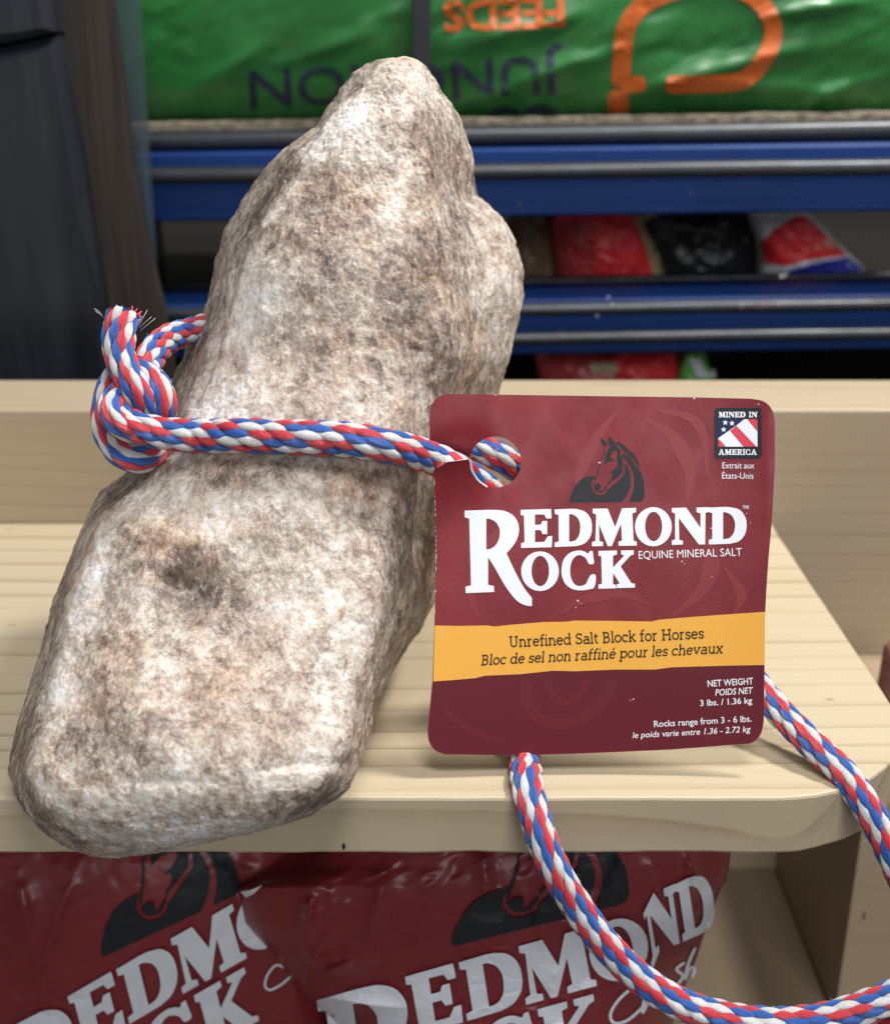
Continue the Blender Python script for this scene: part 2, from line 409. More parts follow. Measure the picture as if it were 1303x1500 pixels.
# ---- default typeface text as 2D mesh laid along a baseline
CAPH = {}
def raw_text(s, bold=0.0, shear=0.0, space=1.0):
    cu = bpy.data.curves.new('tmp', 'FONT'); cu.body = s; cu.size = 1; cu.offset = bold; cu.shear = shear; cu.space_character = space; cu.resolution_u = 3
    o = bpy.data.objects.new('tmp', cu); COL.objects.link(o); me = o.to_mesh()
    vs = np.array([v.co[:2] for v in me.vertices]).reshape(-1, 2); fs = [list(p.vertices) for p in me.polygons]
    o.to_mesh_clear(); bpy.data.objects.remove(o); bpy.data.curves.remove(cu); return vs, fs
def text(s, p0, p1, cap, bold=0.012, shear=0.0, space=1.0, flip=False):
    """s set from p0 to p1 (photo pixels, along its baseline) with capital height cap"""
    v, f = raw_text(s, bold, shear, space)
    h, _ = raw_text('H', 0); ch = h[:, 1].max() - h[:, 1].min()
    x0, x1 = v[:, 0].min(), v[:, 0].max(); d = np.array(p1, float) - np.array(p0, float)
    X = (v[:, 0] - x0) / (x1 - x0); up = np.array([d[1], -d[0]]) / np.linalg.norm(d)
    P = np.array(p0)[None] + X[:, None] * d[None] + (v[:, 1] / ch * cap)[:, None] * up[None]
    return P, f

# ---- slab-serif stroke letters for the yellow band (baseline 0, x-height 5, capitals 7)
def arc(cx, cy, rx, ry, a0, a1, n=12):
    a = np.radians(np.linspace(a0, a1, n)); return np.stack([cx + rx * np.cos(a), cy + ry * np.sin(a)], 1).tolist()
Hh = lambda a, b, y: [(a, y), (b, y)]
Vv = lambda x, a, b: [(x, a), (x, b)]
G = {
 ' ': (2.6, []),
 'l': (2.5, [Vv(1.2, 0, 7.4), Hh(.2, 1.2, 7.0), Hh(.1, 2.3, .4)]),
 'i': (2.5, [Vv(1.2, 0, 5), Hh(.2, 1.2, 4.6), Hh(.1, 2.3, .4), Vv(1.2, 6.2, 7.2)]),
 'n': (5.9, [Vv(1.3, 0, 5), Hh(.3, 1.3, 4.6), Hh(.2, 2.4, .4), arc(2.95, 2.9, 1.65, 1.75, 170, 0) + [(4.6, 0)], Hh(3.6, 5.7, .4)]),
 'h': (5.9, [Vv(1.3, 0, 7.4), Hh(.3, 1.3, 7.0), Hh(.2, 2.4, .4), arc(2.95, 2.9, 1.65, 1.75, 170, 0) + [(4.6, 0)], Hh(3.6, 5.7, .4)]),
 'r': (4.1, [Vv(1.3, 0, 5), Hh(.3, 1.3, 4.6), Hh(.2, 2.6, .4), arc(3.1, 2.9, 1.8, 1.75, 170, 75)]),
 'e': (5.1, [arc(2.6, 2.5, 2.05, 2.1, 10, 320, 18), Hh(.6, 4.6, 2.7)]),
 'é': (5.1, [arc(2.6, 2.5, 2.05, 2.1, 10, 320, 18), Hh(.6, 4.6, 2.7), [(2.4, 5.9), (3.5, 7.2)]]),
 'f': (3.6, [[(1.5, 0)] + arc(3.0, 5.6, 1.5, 1.5, 180, 70), Hh(.3, 3.2, 4.6), Hh(.4, 2.8, .4)]),
 'd': (5.9, [arc(2.6, 2.5, 2.0, 2.1, 0, 360, 20), Vv(4.6, 0, 7.4), Hh(3.6, 4.6, 7.0), Hh(4.6, 5.6, .4)]),
 'a': (5.4, [arc(2.6, 3.4, 1.7, 1.25, 150, 0, 10) + [(4.3, .4), (5.2, .4)], arc(2.5, 1.55, 1.85, 1.2, 80, 330, 14), [(2.7, 2.75), (4.3, 2.9)]]),
 't': (3.6, [[(1.5, 6.4), (1.5, 1.5)] + arc(2.6, 1.5, 1.1, 1.1, 190, 300), Hh(.3, 3.2, 4.6)]),
 'o': (5.3, [arc(2.65, 2.5, 2.1, 2.1, 0, 360, 22)]),
 'c': (4.8, [arc(2.6, 2.5, 2.05, 2.1, 50, 315, 16), Vv(4.1, 3.4, 4.6)]),
 'k': (5.6, [Vv(1.3, 0, 7.4), Hh(.3, 1.3, 7.0), Hh(.2, 2.3, .4), [(1.3, 2.1), (4.3, 4.6)], [(2.5, 2.9), (4.5, .4)], Hh(3.4, 5.1, 4.6), Hh(3.6, 5.5, .4)]),
 's': (4.4, [[(3.6, 4.1)] + arc(2.2, 3.65, 1.45, .95, 50, 265, 9) + arc(2.3, 1.45, 1.5, 1.05, 85, -130, 10), Vv(3.7, 3.6, 4.6), Vv(.7, .4, 1.5)]),
 'p': (5.9, [Vv(1.3, -2, 5), Hh(.3, 1.3, 4.6), Hh(.2, 2.6, -1.7), arc(3.3, 2.5, 2.0, 2.1, 0, 360, 20)]),
 'u': (5.9, [[(1.3, 5), (1.3, 2)] + arc(2.9, 2.1, 1.6, 1.7, 180, 350), Vv(4.6, 0, 5), Hh(.2, 1.3, 4.6), Hh(3.5, 4.6, 4.6), Hh(4.6, 5.6, .4)]),
 'v': (5.4, [[(.9, 4.6), (2.7, .3), (4.5, 4.6)], Hh(.1, 2.0, 4.6), Hh(3.5, 5.4, 4.6)]),
 'x': (5.5, [[(1.0, 4.6), (4.4, .4)], [(4.3, 4.6), (1.0, .4)], Hh(.2, 2.0, 4.6), Hh(3.4, 5.2, 4.6), Hh(.1, 2.0, .4), Hh(3.4, 5.4, .4)]),
 'U': (7.0, [[(1.5, 7), (1.5, 2.6)] + arc(3.5, 2.5, 2.0, 2.1, 180, 360) + [(5.5, 7)], Hh(.3, 2.7, 6.6), Hh(4.3, 6.7, 6.6)]),
 'S': (5.4, [[(4.5, 5.6)] + arc(2.7, 5.2, 1.75, 1.4, 35, 262, 11) + arc(2.8, 2.0, 1.95, 1.6, 90, -150, 12), Vv(4.5, 5.2, 6.6), Vv(.9, .4, 1.9)]),
 'B': (6.2, [Vv(1.5, 0, 7), [(.3, 6.6), (3.2, 6.6)] + arc(3.2, 5.15, 1.5, 1.45, 90, -90, 8) + [(1.5, 3.7)], [(3.2, 3.7)] + arc(3.3, 2.05, 1.8, 1.65, 90, -90, 8) + [(.3, .4)]]),
 'H': (7.6, [Vv(1.6, 0, 7), Vv(6.0, 0, 7), Hh(1.6, 6.0, 3.6), Hh(.4, 2.8, 6.6), Hh(.4, 2.8, .4), Hh(4.8, 7.2, 6.6), Hh(4.8, 7.2, .4)]),
}
def slab(s, p0, p1, cap, stroke=0.98, shear=0.0):
    tot = sum(G[c][0] for c in s); d = np.array(p1, float) - np.array(p0, float)
    up = np.array([d[1], -d[0]]) / np.linalg.norm(d); parts = []; offs = []; x = 0; k = 0
    for c in s:
        for pl in G[c][1]:
            v, f = ribbon(np.array(pl), stroke, cap=False, sub=0.8)
            v = v + np.array([x, 0]); v[:, 0] += shear * v[:, 1]
            P = np.array(p0)[None] + (v[:, 0] / tot)[:, None] * d[None] + (v[:, 1] / 7.0 * cap)[:, None] * up[None]
            parts.append((P, f)); offs.append(np.full(len(P), (k % 9) * 2.5e-6)); k += 1
        x += G[c][0]
    v, f = join2(parts); return (v, f), np.concatenate(offs)

# ---- display lettering, outlines in units of the enlarged lettering (2.961 per photo pixel)
def q(*p): return [tuple(p[i:i + 2]) for i in range(0, len(p), 2)]
def sm(p, n=6): return smoothpts(p, n).tolist()
LET = {
 'Rbig': [q(30,53,130,50) + sm(q(160,50,200,54,238,72,260,103,266,138,258,175,238,208,212,238)) + sm(q(212,238,245,310,278,372,300,405,322,432), 5) + sm(q(322,467,298,465,265,450,235,420,200,370,165,308,132,255), 5) + q(132,375,157,380,158,406,35,411,34,383,58,377,50,88,30,82), [(124,88)] + sm(q(140,89,164,102,180,128,183,150,177,182,160,208,140,220)) + [(124,222)]],
 'E': [q(273,50,405,46,407,87,385,88,375,70,335,70,335,115,360,114,368,98,388,98,388,155,368,155,360,138,335,138,335,190,375,189,390,165,410,163,408,212,275,215,275,195,290,190,287,75,273,72)],
 'D': [q(420,48,490,45) + sm(q(515,46,552,58,576,88,582,127,575,165,550,195,515,207)) + q(420,211,420,192,438,187,437,72,421,68), [(483,68)] + sm(q(497,69,517,82,529,105,531,130,526,160,512,180,497,187)) + [(483,188)]],
 'M': [q(585,45,650,44,682,125,712,43,773,41,773,60,757,65,762,183,776,188,776,205,697,206,697,188,712,183,708,110,668,207,650,207,612,112,614,185,630,190,630,207,582,208,582,190,597,184,600,70,585,64)],
 'O': [ell(848,123,80,85).tolist(), ell(849,122,37,64).tolist()],
 'N': [q(928,42,990,40,1052,128,1052,65,1035,60,1035,40,1090,38,1090,58,1074,63,1072,200,1045,200,958,85,960,180,976,184,976,200,928,202,928,183,942,178,942,65,928,60)],
 'D2': [q(1088,40,1155,37) + sm(q(1180,38,1222,50,1246,82,1252,117,1245,155,1220,185,1180,197)) + q(1088,200,1088,180,1103,176,1103,64,1088,60), [(1150,60)] + sm(q(1165,61,1186,73,1199,96,1202,120,1196,150,1180,170,1165,176)) + [(1150,177)]],
 'O2': [ell(357,316,82,86).tolist(), ell(358,315,38,66).tolist()],
 'C': [sm(q(585,228,588,255,590,282,568,284,556,260,530,246,508,254,493,277,487,312,493,350,510,375,533,380,556,370,574,335,598,333,593,384,568,395,533,399,500,394,470,375,453,342,450,305,460,264,487,236,523,226,548,230,565,239,572,229), 3)],
 'K': [q(610,228,690,226,690,244,673,249,673,300,722,248,708,243,708,226,763,225,763,243,748,249,706,295,752,367,768,371,768,387,690,389,690,373,702,369,674,325,673,372,687,375,687,390,610,392,610,374,625,370,622,252,610,248)],
}
WORDS = ['Rbig', 'E', 'D', 'M', 'O', 'N', 'D2', 'O2', 'C', 'K']
def mapped(keys, fn, step=None):
    return join2([fill([[tuple(p) for p in fn(np.array(lp, float))] for lp in LET[k]], step) for k in keys])
def tag_let(p): return np.array([670, 730]) + p / 2.961

HORSE = {
 'body': q(125,1055,150,960,200,860,270,775,350,732,430,720,478,728,442,780,430,825,440,900,480,960,540,982,612,965,652,900,720,842,800,775,872,703,888,620,872,540,922,592,952,680,966,780,955,870,920,960,862,1050,838,1074,140,1077),
 'mane': q(850,405,900,430,960,480,1010,550,1070,620,1112,690,1140,800,1146,900,1146,1010,1122,1055,1080,1070,935,1068,975,990,1000,900,1010,800,1000,700,975,620,930,540,880,490,838,450),
 'head': q(655,180,690,195,725,240,760,290,800,345,832,392,815,425,845,472,860,560,855,640,828,700,750,758,680,806,640,850,650,800,700,768,715,705,703,674,668,672,740,630,785,580,790,520,765,482,790,402,770,370,722,382,690,440,685,500,640,540,598,562,610,500,622,440,650,370,680,300,655,280),
 'ear': q(545,190,590,225,640,270,615,330,590,310,560,260),
 'lock': q(745,250,800,255,860,290,920,350,960,420,985,480,940,440,880,380,820,320),
 'lock2': q(940,360,1000,410,1050,490,1080,560,1085,605,1040,545,990,480),
}
def horse(fn, step=None):
    ps = []
    for k in HORSE: ps.append(fill([fn(np.array(HORSE[k], float)).tolist()], step))
    k0 = fn(np.array([[0, 0], [100, 0]], float)); s = np.linalg.norm(k0[1] - k0[0]) / 100
    for pl, wd in ((q(602,335,598,430,550,495,540,570,510,670,480,755,462,815), 15), (q(462,830,480,890,520,925,580,925,620,880,635,855), 20), (q(560,935,600,905,640,862), 14)):
        ps.append(ribbon(fn(smoothpts(pl, 4)), wd * s, sub=2))
    ps.append(fill([fn(ell(512, 868, 42, 48, n=14)).tolist()], step))
    ps.append(fill([fn(ell(702, 500, 30, 22, n=12)).tolist()], step))
    return ps

# =================================================================== STRUCTURE: store wall and floor
mesh('wall', [(-3, 1.9, -1), (3, 1.9, -1), (3, 1.9, 2.2), (-3, 1.9, 2.2)], [[0, 1, 2, 3]], M['darkvoid'], loc=(0, 1.9, -1), kind='structure', smooth=False)
mesh('floor', [(-3, -2, -0.9), (3, -2, -0.9), (3, 1.9, -0.9), (-3, 1.9, -0.9)], [[0, 1, 2, 3]], M['floor'], loc=(0, 0, -0.9), kind='structure', smooth=False)

# =================================================================== wooden display shelf
XL = -0.42; XR = 0.146; YB = 0.2135; T = 0.0190; FL = -0.187
shelf = thing('wooden_shelf_unit', (0, 0.1, -0.9), 'pine display shelf unit with a rounded front corner and open compartment below', 'shelf')
def rounded_board(name, x0, x1, y0, y1, z0, z1, rad, mat, parent, bev=0.0009):
    nx = 90
    pts = [(x0 + (x1 - rad - x0) * i / nx, y0) for i in range(nx + 1)]
    pts += [(x1 - rad + rad * math.sin(a), y0 + rad - rad * math.cos(a)) for a in np.linspace(0, math.pi / 2, 26)[1:]]
    pts += [(x1, y0 + rad + (y1 - y0 - rad) * i / 10) for i in range(1, 11)] + [(x0, y1)]
    pts = np.array(pts)
    zs = [z0, z0, z0 + bev, z1 - bev, z1 - bev * 0.3, z1]; ins = [0.003, bev * 0.6, 0, 0, bev * 0.35, bev]
    n = len(pts); V = []
    T_ = np.roll(pts, -1, 0) - np.roll(pts, 1, 0); T_ /= np.linalg.norm(T_, axis=1)[:, None]; N_ = np.stack([T_[:, 1], -T_[:, 0]], 1)
    for k, (z, s) in enumerate(zip(zs, ins)):
        wob = 0.00035 * fbm(np.c_[pts * 60, np.full(n, z * 40)], 2) + 0.00022 * noise(np.c_[pts * 400, np.full(n, z * 40)])
        P = pts - N_ * (s + wob)[:, None] if k not in (0,) else pts - N_ * s
        V.append(np.c_[P, np.full(n, z) + (wob * 0.5 if k < 3 else 0)])
    V = np.concatenate(V); f = grid_faces(len(zs), n, wrap=True, flip=False)
    top = list(range((len(zs) - 1) * n, len(zs) * n)); f += [top, list(range(n))[::-1]]
    return mesh(name, V, f, mat, parent, smooth=False)
rounded_board('shelf_board', XL, XR, 0.0, YB - 0.0003, -T, 0.0, 0.052, M['pine'], shelf)
box('back_panel', (XL, YB, FL - 0.012), (0.60, YB + 0.0495, 0.0528), M['pine_back'], shelf, 0.0016, seg=3)
box('compartment_floor', (XL, 0.010, FL - 0.014), (0.1655, YB - 0.0003, FL), M['plywood'], shelf)
box('side_panel', (0.166, 0.112, FL - 0.014), (0.40, YB - 0.0003, -0.066), M['plywood_light'], shelf, 0.001)
box('lower_board', (XL, 0.0, -0.9), (0.166, YB, -0.885), M['plywood'], shelf)
box('left_side_panel', (XL - 0.0185, 0.0, -0.9), (XL - 0.0003, YB + 0.018, 0.0), M['plywood'], shelf)
# small chip of bark on the front edge, and the nail slot and pencil line of the side panel
def splat(name, px, py, Y, r, mat, parent, sx=1.0, sy=1.0):
    c = at_Y(px, py, Y); n = 14; a = np.linspace(0, 2 * math.pi, n, endpoint=False); rr = r * (1 + 0.35 * rng.normal(size=n).clip(-1, 1) * 0.6)
    V = [c + np.array([0, -0.0006, 0])] + [c + np.array([rr[k] * math.cos(a[k]) * sx, 0, rr[k] * math.sin(a[k]) * sy]) for k in range(n)]
    return mesh(name, V, [[0, 1 + (k + 1) % n, 1 + k] for k in range(n)], mat, parent)
splat('bark_chip', 503, 1240, -0.0003, 0.00075, M['blackbrown'], shelf, 0.6, 1.3)
splat('nail_slot', 1265, 1342, 0.1116, 0.0012, M['plywood'], shelf, 0.5, 1.8)

# =================================================================== storage rack behind
rack = thing('storage_rack', tuple(at_Y(651, 560, 0.42) * np.array([1, 1, 0]) + np.array([0, 0, -0.9])), 'blue steel storage rack with black wire decking behind the wooden shelf', 'rack')
def bar_between(name, pA, pB, hA, dep, mat, bev=0.0015, Y=0.42):
    """a bar whose front face top edge runs pA..pB (photo pixels) at distance Y, hA pixels high and dep metres deep"""
    A0 = at_Y(pA[0], pA[1], Y); B0 = at_Y(pB[0], pB[1], Y); A1 = at_Y(pA[0], pA[1] + hA, Y); B1 = at_Y(pB[0], pB[1] + hA, Y)
    back = np.array([0, dep, 0]); n = 30; V = []
    for i in range(n + 1):
        s = i / n; a = A0 + (B0 - A0) * s; b = A1 + (B1 - A1) * s; bb = a - b
        e = bev
        V += [a + back, a + np.array([0, e, 0]), a - bb / np.linalg.norm(bb) * e, b + bb / np.linalg.norm(bb) * e, b + np.array([0, e, 0]), b + back]
    f = grid_faces(n + 1, 6, wrap=True, flip=True); f += [list(range(6)), list(range(n * 6, n * 6 + 6))[::-1]]
    return mesh(name, V, f, mat, rack, smooth=False)
bar_between('beam', (-60, 229), (1420, 208), 100, 0.045, M['bluemetal'], Y=0.412)
bar_between('beam', (-60, 452), (1420, 430), 80, 0.050, M['bluemetal'], Y=0.412)
def wire(pA, pB, Y, r, sag=0.0006):
    A = at_Y(*pA, Y); B = at_Y(*pB, Y); s = np.linspace(0, 1, 40)[:, None]
    P = A + (B - A) * s; P[:, 2] += sag * fbm(np.c_[s * 3, s * 0 + pA[1], s * 0], 2).ravel()
    tube('deck_wire', P, r, M['blackwire'], rack, 14)
wire((-60, 212), (1420, 188), 0.425, 0.0057)
wire((-60, 262), (1420, 243), 0.402, 0.0047)
wire((-60, 466), (1420, 444), 0.402, 0.0039)
wire((-60, 508), (1420, 487), 0.402, 0.0039)
wire((-60, 425), (1420, 402), 0.50, 0.003)
U0 = at_Y(617, 60, 0.405)
box('upright', (U0[0] - 0.0050, 0.405, 0.12), (U0[0] + 0.0050, 0.4145, 0.40), M['bagblack'], rack, 0.001)
for x_, y_, r_ in ((890, 436, 1.0), (896, 446, 1.0), (874, 463, .8), (1144, 405, 1.6), (1150, 404, 1.0), (1085, 449, .7), (760, 300, .6), (1010, 283, .5)):
    splat('paint_chip', x_, y_, 0.3965 if y_ > 430 else 0.411, 0.0006 * r_, M['paper'], rack)
# deck sheet the feed bag lies on
def sheet_edge():
    s = np.linspace(-60, 1420, 120); yb = 186 - 0.0145 * (s - 200)
    top = yb - 4 + 2.2 * fbm(np.c_[s / 60, s * 0, s * 0], 3); bot = yb + 6
    sag = np.where(s > 1000, np.minimum((s - 1000) / 9, 36), 0); bot = bot + sag * 0.75
    A = at_Y(s, top, 0.435); B = at_Y(s, bot, 0.4352)
    V = np.stack([A + [0, 0.25, 0], A, B, B + [0, 0.25, 0]], 1).reshape(-1, 3)
    o = mesh('cardboard_sheet', V, grid_faces(len(s), 4, wrap=True, flip=True), M['card'], loc=tuple(at_Y(651, 190, 0.5)), smooth=False)
    tag(o, 'dirty cardboard sheet lying on the upper black deck wires under the green sack', 'cardboard')
sheet_edge()

# =================================================================== pillow shaped bags
def pillow(name, rows, Y0, bulge, thick, mat, parent=None, loc=None, ny=60, nx=70, wr=0.0015, wf=40, seed=0.0, lean=0.0, ex=0.55, an=(0.9, 1.0), sk=0.35, creases=()):
    """rows: (y, x left, x right) in photo pixels; front face near distance Y0, bulging towards the viewer"""
    rows = np.array(rows, float); y0, y1 = rows[0, 0], rows[-1, 0]
    xl = lambda y: np.interp(y, rows[:, 0], rows[:, 1]); xr = lambda y: np.interp(y, rows[:, 0], rows[:, 2])
    def Yf(px, py):
        u = np.clip(2 * (px - xl(py)) / np.maximum(xr(py) - xl(py), 1) - 1, -1, 1); v = np.clip(2 * (py - y0) / (y1 - y0) - 1, -1, 1)
        b = (1 - np.abs(u) ** 2.6).clip(0) ** ex * (1 - np.abs(v) ** 3.2).clip(0) ** ex
        p = np.stack([(px + sk * py) / 100.0, py / 100.0, np.full_like(px, seed)], -1)
        wrk = wr * (ridged(p * np.array([an[0], an[1], 1]) * wf / 40 + 0.3 * fbm(p * 2, 2)[..., None], 3) - 0.6) * (0.35 + 0.65 * np.minimum(1, 3 * (1 - np.abs(u)) + 0.1))
        cr_ = 0.0
        for x0, y0_, x1, y1_, w_, am in creases:
            dx, dy = x1 - x0, y1_ - y0_; LL = dx * dx + dy * dy; s_ = ((px - x0) * dx + (py - y0_) * dy) / LL; d_ = ((px - x0) * -dy + (py - y0_) * dx) / math.sqrt(LL) + 5 * np.sin(s_ * 4 + x0)
            cr_ = cr_ + am * np.exp(-np.abs(d_ / w_) ** 1.3) * np.exp(-((np.clip(s_, 0, 1) - 0.35) ** 2) / 0.12) * np.exp(-(np.maximum(np.abs(s_ - 0.5) - 0.5, 0) * math.sqrt(LL) / 14.0) ** 2)
        wrk = wrk + cr_
        return Y0 + lean * (py - y1) / (y0 - y1) - bulge * b - wrk * np.minimum(1, 6 * b)
    def S(px, py, off=0.0):
        px = np.asarray(px, float); py = np.asarray(py, float)
        Y = Yf(px, py) - np.asarray(off); return at_Y(px, py, Y)
    yy = np.linspace(y0, y1, ny); uu = np.linspace(0, 1, nx)
    PY = np.repeat(yy[:, None], nx, 1); PX = xl(PY) + (xr(PY) - xl(PY)) * uu[None]
    Fr = S(PX, PY); u = uu * 2 - 1; v = np.linspace(-1, 1, ny)
    bb = (1 - np.abs(u)[None] ** 2.6).clip(0) ** 0.5 * (1 - np.abs(v)[:, None] ** 3.2).clip(0) ** 0.5
    Bk = S(PX, PY) * 0 + at_Y(PX, PY, np.full_like(PX, Y0) + lean * (PY - y1) / (y0 - y1)); Bk[..., 1] += thick * bb
    Bk[0], Bk[-1], Bk[:, 0], Bk[:, -1] = Fr[0], Fr[-1], Fr[:, 0], Fr[:, -1]
    V = np.concatenate([Fr.reshape(-1, 3), Bk.reshape(-1, 3)]); g = grid_faces(ny, nx, flip=True); n = ny * nx
    f = g + [[i + n for i in q_[::-1]] for q_ in g]
    o = mesh(name, V, f, mat, parent, loc)
    bm = bmesh.new(); bm.from_mesh(o.data); bmesh.ops.remove_doubles(bm, verts=bm.verts, dist=1e-6); bmesh.ops.recalc_face_normals(bm, faces=bm.faces); bm.to_mesh(o.data); bm.free()
    return o, S

# ---- green feed sack, printed upside down
sack = thing('feed_sack', tuple(at_Y(760, 185, 0.45)), 'green plastic feed sack lying upside down on the top rack level', 'feed sack')
rows = [(-420, -160, 1500), (-300, -220, 1560), (0, -250, 1590), (100, -240, 1580), (150, -225, 1560), (188, -200, 1530)]
_, SS = pillow('sack_body', rows, 0.49, 0.055, 0.10, M['feedgreen'], sack, ny=90, nx=200, wr=0.0016, wf=9, seed=3.3, an=(0.55, 1.5), sk=0.9, creases=[(640,165,1010,40,13,.006),(860,150,1330,40,15,.007),(980,120,1330,150,11,.005),(700,60,900,0,12,.005),(250,150,470,20,15,.005),(430,90,600,10,11,.004),(1120,30,1330,-20,10,.006),(1150,170,1330,95,9,.005)], ex=0.42)
def sack_text(s, p0, p1, cap, bold, mat, nm, ymax=None):
    v, f = text(s, p0, p1, cap, bold); v, f = cut(v, f, 12, ymax)
    decal(nm, (v, f), SS, 0.0007, mat, sack)
sack_text('JUNCTION', (824, 82), (364, 104), 55, 0.012, M['feednavy'], 'lettering')
sack_text('FEEDS', (826, -4), (648, 3), 42, 0.03, M['feedorange'], 'lettering')
sack_text('CO', (820, 154), (708, 158), 54, 0.012, M['feednavy'], 'lettering', 184)
L = []
for pl, w_ in ((q(903,184,905,160,906,132), 30), (q(908,128,911,80,917,40,938,10,975,-10,1010,-18,1040,-20), 27), (q(908,124,945,123), 24), (q(975,124,1030,123,1078,120,1105,104,1126,72,1132,42,1120,12,1098,-8,1070,-18,1040,-20), 26)):
    L.append(ribbon(smoothpts(pl, 6), w_, sub=5))
L = [cut(*x, step=10) for x in L]
offs = np.concatenate([np.full(len(x[0]), 0.0007 + 1.5e-4 * i) for i, x in enumerate(L)])
decal('logo', join2(L), SS, offs, M['feedorange'], sack)

# ---- pouches on the lower rack level
def pouch(name, label, cat, rows, Y, bulge, thick, mat, stripes=(), **kw):
    bt = thing(name, tuple(at_Y((rows[-1][1] + rows[-1][2]) / 2, rows[-1][0], Y)), label, cat, 'pouches on the rack')
    o, S = pillow('pouch_body', rows, Y, bulge, thick, mat, bt, ny=30, nx=40, wr=0.003, wf=60, **kw)
    for nm, poly, m in stripes:
        decal(nm, fill([poly], 8), S, 0.001, M[m], bt)
    return bt
pouch('pouch', 'red pouch with cream edge behind the upper blue beam, right of the rock', 'pouch', [(290, 812, 925), (330, 808, 945), (405, 815, 972), (430, 818, 975)], 0.53, 0.02, 0.05, M['p_red'],
      [('side_stripe', q(928,318,938,345,950,375,958,415,975,415,968,380,952,340,940,316), 'p_tan'), ('dark_panel', q(814,325,868,325,872,420,820,420), 'p_darkred')], seed=1.0)
pouch('pouch', 'brown pouch half hidden between the rock and the red pouch', 'pouch', [(290, 740, 812), (430, 745, 822)], 0.55, 0.015, 0.05, M['p_brown'], seed=2.0)
pouch('pouch', 'glossy black pouch with small gold mark between red pouches', 'pouch', [(290, 930, 1108), (330, 928, 1115), (385, 955, 1108), (430, 960, 1104)], 0.54, 0.018, 0.05, M['p_black'],
      [('gold_mark', q(930,312,945,309,970,312,955,318,942,326,932,320), 'p_tan')], seed=3.0)
pouch('pouch', 'white, red and blue pouch slanting on the lower blue beam', 'pouch', [(286, 1090, 1150), (306, 1092, 1180), (350, 1108, 1222), (385, 1112, 1258), (430, 1105, 1290)], 0.52, 0.022, 0.06, M['p_white'],
      [('red_panel', q(1112,358,1135,335,1165,316,1180,316,1216,350,1240,374,1190,380,1150,390,1120,386), 'p_red'), ('blue_panel', q(1155,396,1190,386,1240,376,1262,392,1266,404,1155,404), 'p_blue'), ('gold_mark', q(1190,362,1205,352,1222,350,1228,360,1205,368), 'p_tan')], seed=4.0)
pouch('pouch', 'red pouch seen just above the pine rail, right of the rock', 'pouch', [(500, 780, 1000), (540, 785, 1004), (600, 795, 1000), (700, 800, 1000)], 0.49, 0.02, 0.05, M['p_darkred'],
      [('red_panel', q(900,520,985,516,995,560,905,560), 'p_red'), ('cream_patch', q(860,533,905,530,915,545,870,548), 'p_tan')], seed=5.0)
pouch('pouch', 'green and white pouch corner above the pine rail', 'pouch', [(505, 1000, 1030), (530, 995, 1036), (560, 986, 1048), (650, 984, 1060)], 0.485, 0.018, 0.05, M['p_green'],
      [('white_patch', q(1008,524,1024,526,1034,545,1046,542,1048,555,1020,553), 'p_white')], seed=6.0)
# deck boards under the pouches
for (py, Y0_) in ((432, 0.47), (700, 0.47)):
    z = at_Y(651, py, 0.58)[2]
    box('deck_board', (-0.6, Y0_, z - 0.012), (0.7, 1.2, z), M['darkvoid'], rack, 0.001)

# ---- left: charcoal bin, brown strip, clear sleeve
binn = thing('plastic_bin', tuple(at_Y(60, 600, 0.34)), 'dark charcoal plastic bin with a lid seam behind the left end of the rail', 'bin')
def slab_px(name, poly, Y, dep, mat, parent=None, loc=None, lean=None, bev=0.002):
    """closed solid whose front outline is poly (photo pixels) at distance Y (or per-point), dep metres deep"""
    poly = np.array(poly, float); Ys = np.broadcast_to(Y, (len(poly),)); A = np.array([at_Y(p[0], p[1], y) for p, y in zip(poly, Ys)])
    c = A.mean(0); In = A + (c - A) / np.linalg.norm(c - A, axis=1)[:, None] * bev
    n = len(A); V = np.concatenate([In + [0, 0, 0], A + [0, bev, 0], A + [0, dep, 0]])
    f = [list(range(n))] + [[i, i + n, (i + 1) % n + n, (i + 1) % n] for i in range(n)] + [[i + n, i + 2 * n, (i + 1) % n + 2 * n, (i + 1) % n + n] for i in range(n)] + [list(range(2 * n, 3 * n))[::-1]]
    o = mesh(name, V, f, mat, parent, loc, smooth=False)
    bm = bmesh.new(); bm.from_mesh(o.data); bmesh.ops.recalc_face_normals(bm, faces=bm.faces); bm.to_mesh(o.data); bm.free(); return o
slab_px('bin_body', q(-260,80,0,70,40,61,78,52,92,110,112,210,130,330,146,450,158,620,-260,620), 0.335, 0.16, M['charcoal'], binn, bev=0.006)
slab_px('lid', q(-260,-120,60,-120,78,46,40,55,0,63,-260,72), 0.331, 0.18, M['charcoal'], binn, bev=0.005)
st = slab_px('brown_strip', q(60,-60,158,-60,176,80,196,250,222,380,240,450,268,620,170,620,160,450,140,330,118,200,90,70), 0.352, 0.006, M['brownstrip'], loc=tuple(at_Y(215, 620, 0.352)), bev=0.002)
tag(st, 'worn dark brown wooden strip leaning beside the charcoal bin', 'wood strip')
sl = slab_px('clear_sleeve', q(140,-60,196,-60,206,120,214,250,222,380,228,620,180,620,170,300), 0.366, 0.012, M['sleeve'], loc=tuple(at_Y(215, 620, 0.366)), bev=0.002)
tag(sl, 'cloudy blue clear plastic sleeve standing behind the brown strip', 'plastic sleeve')
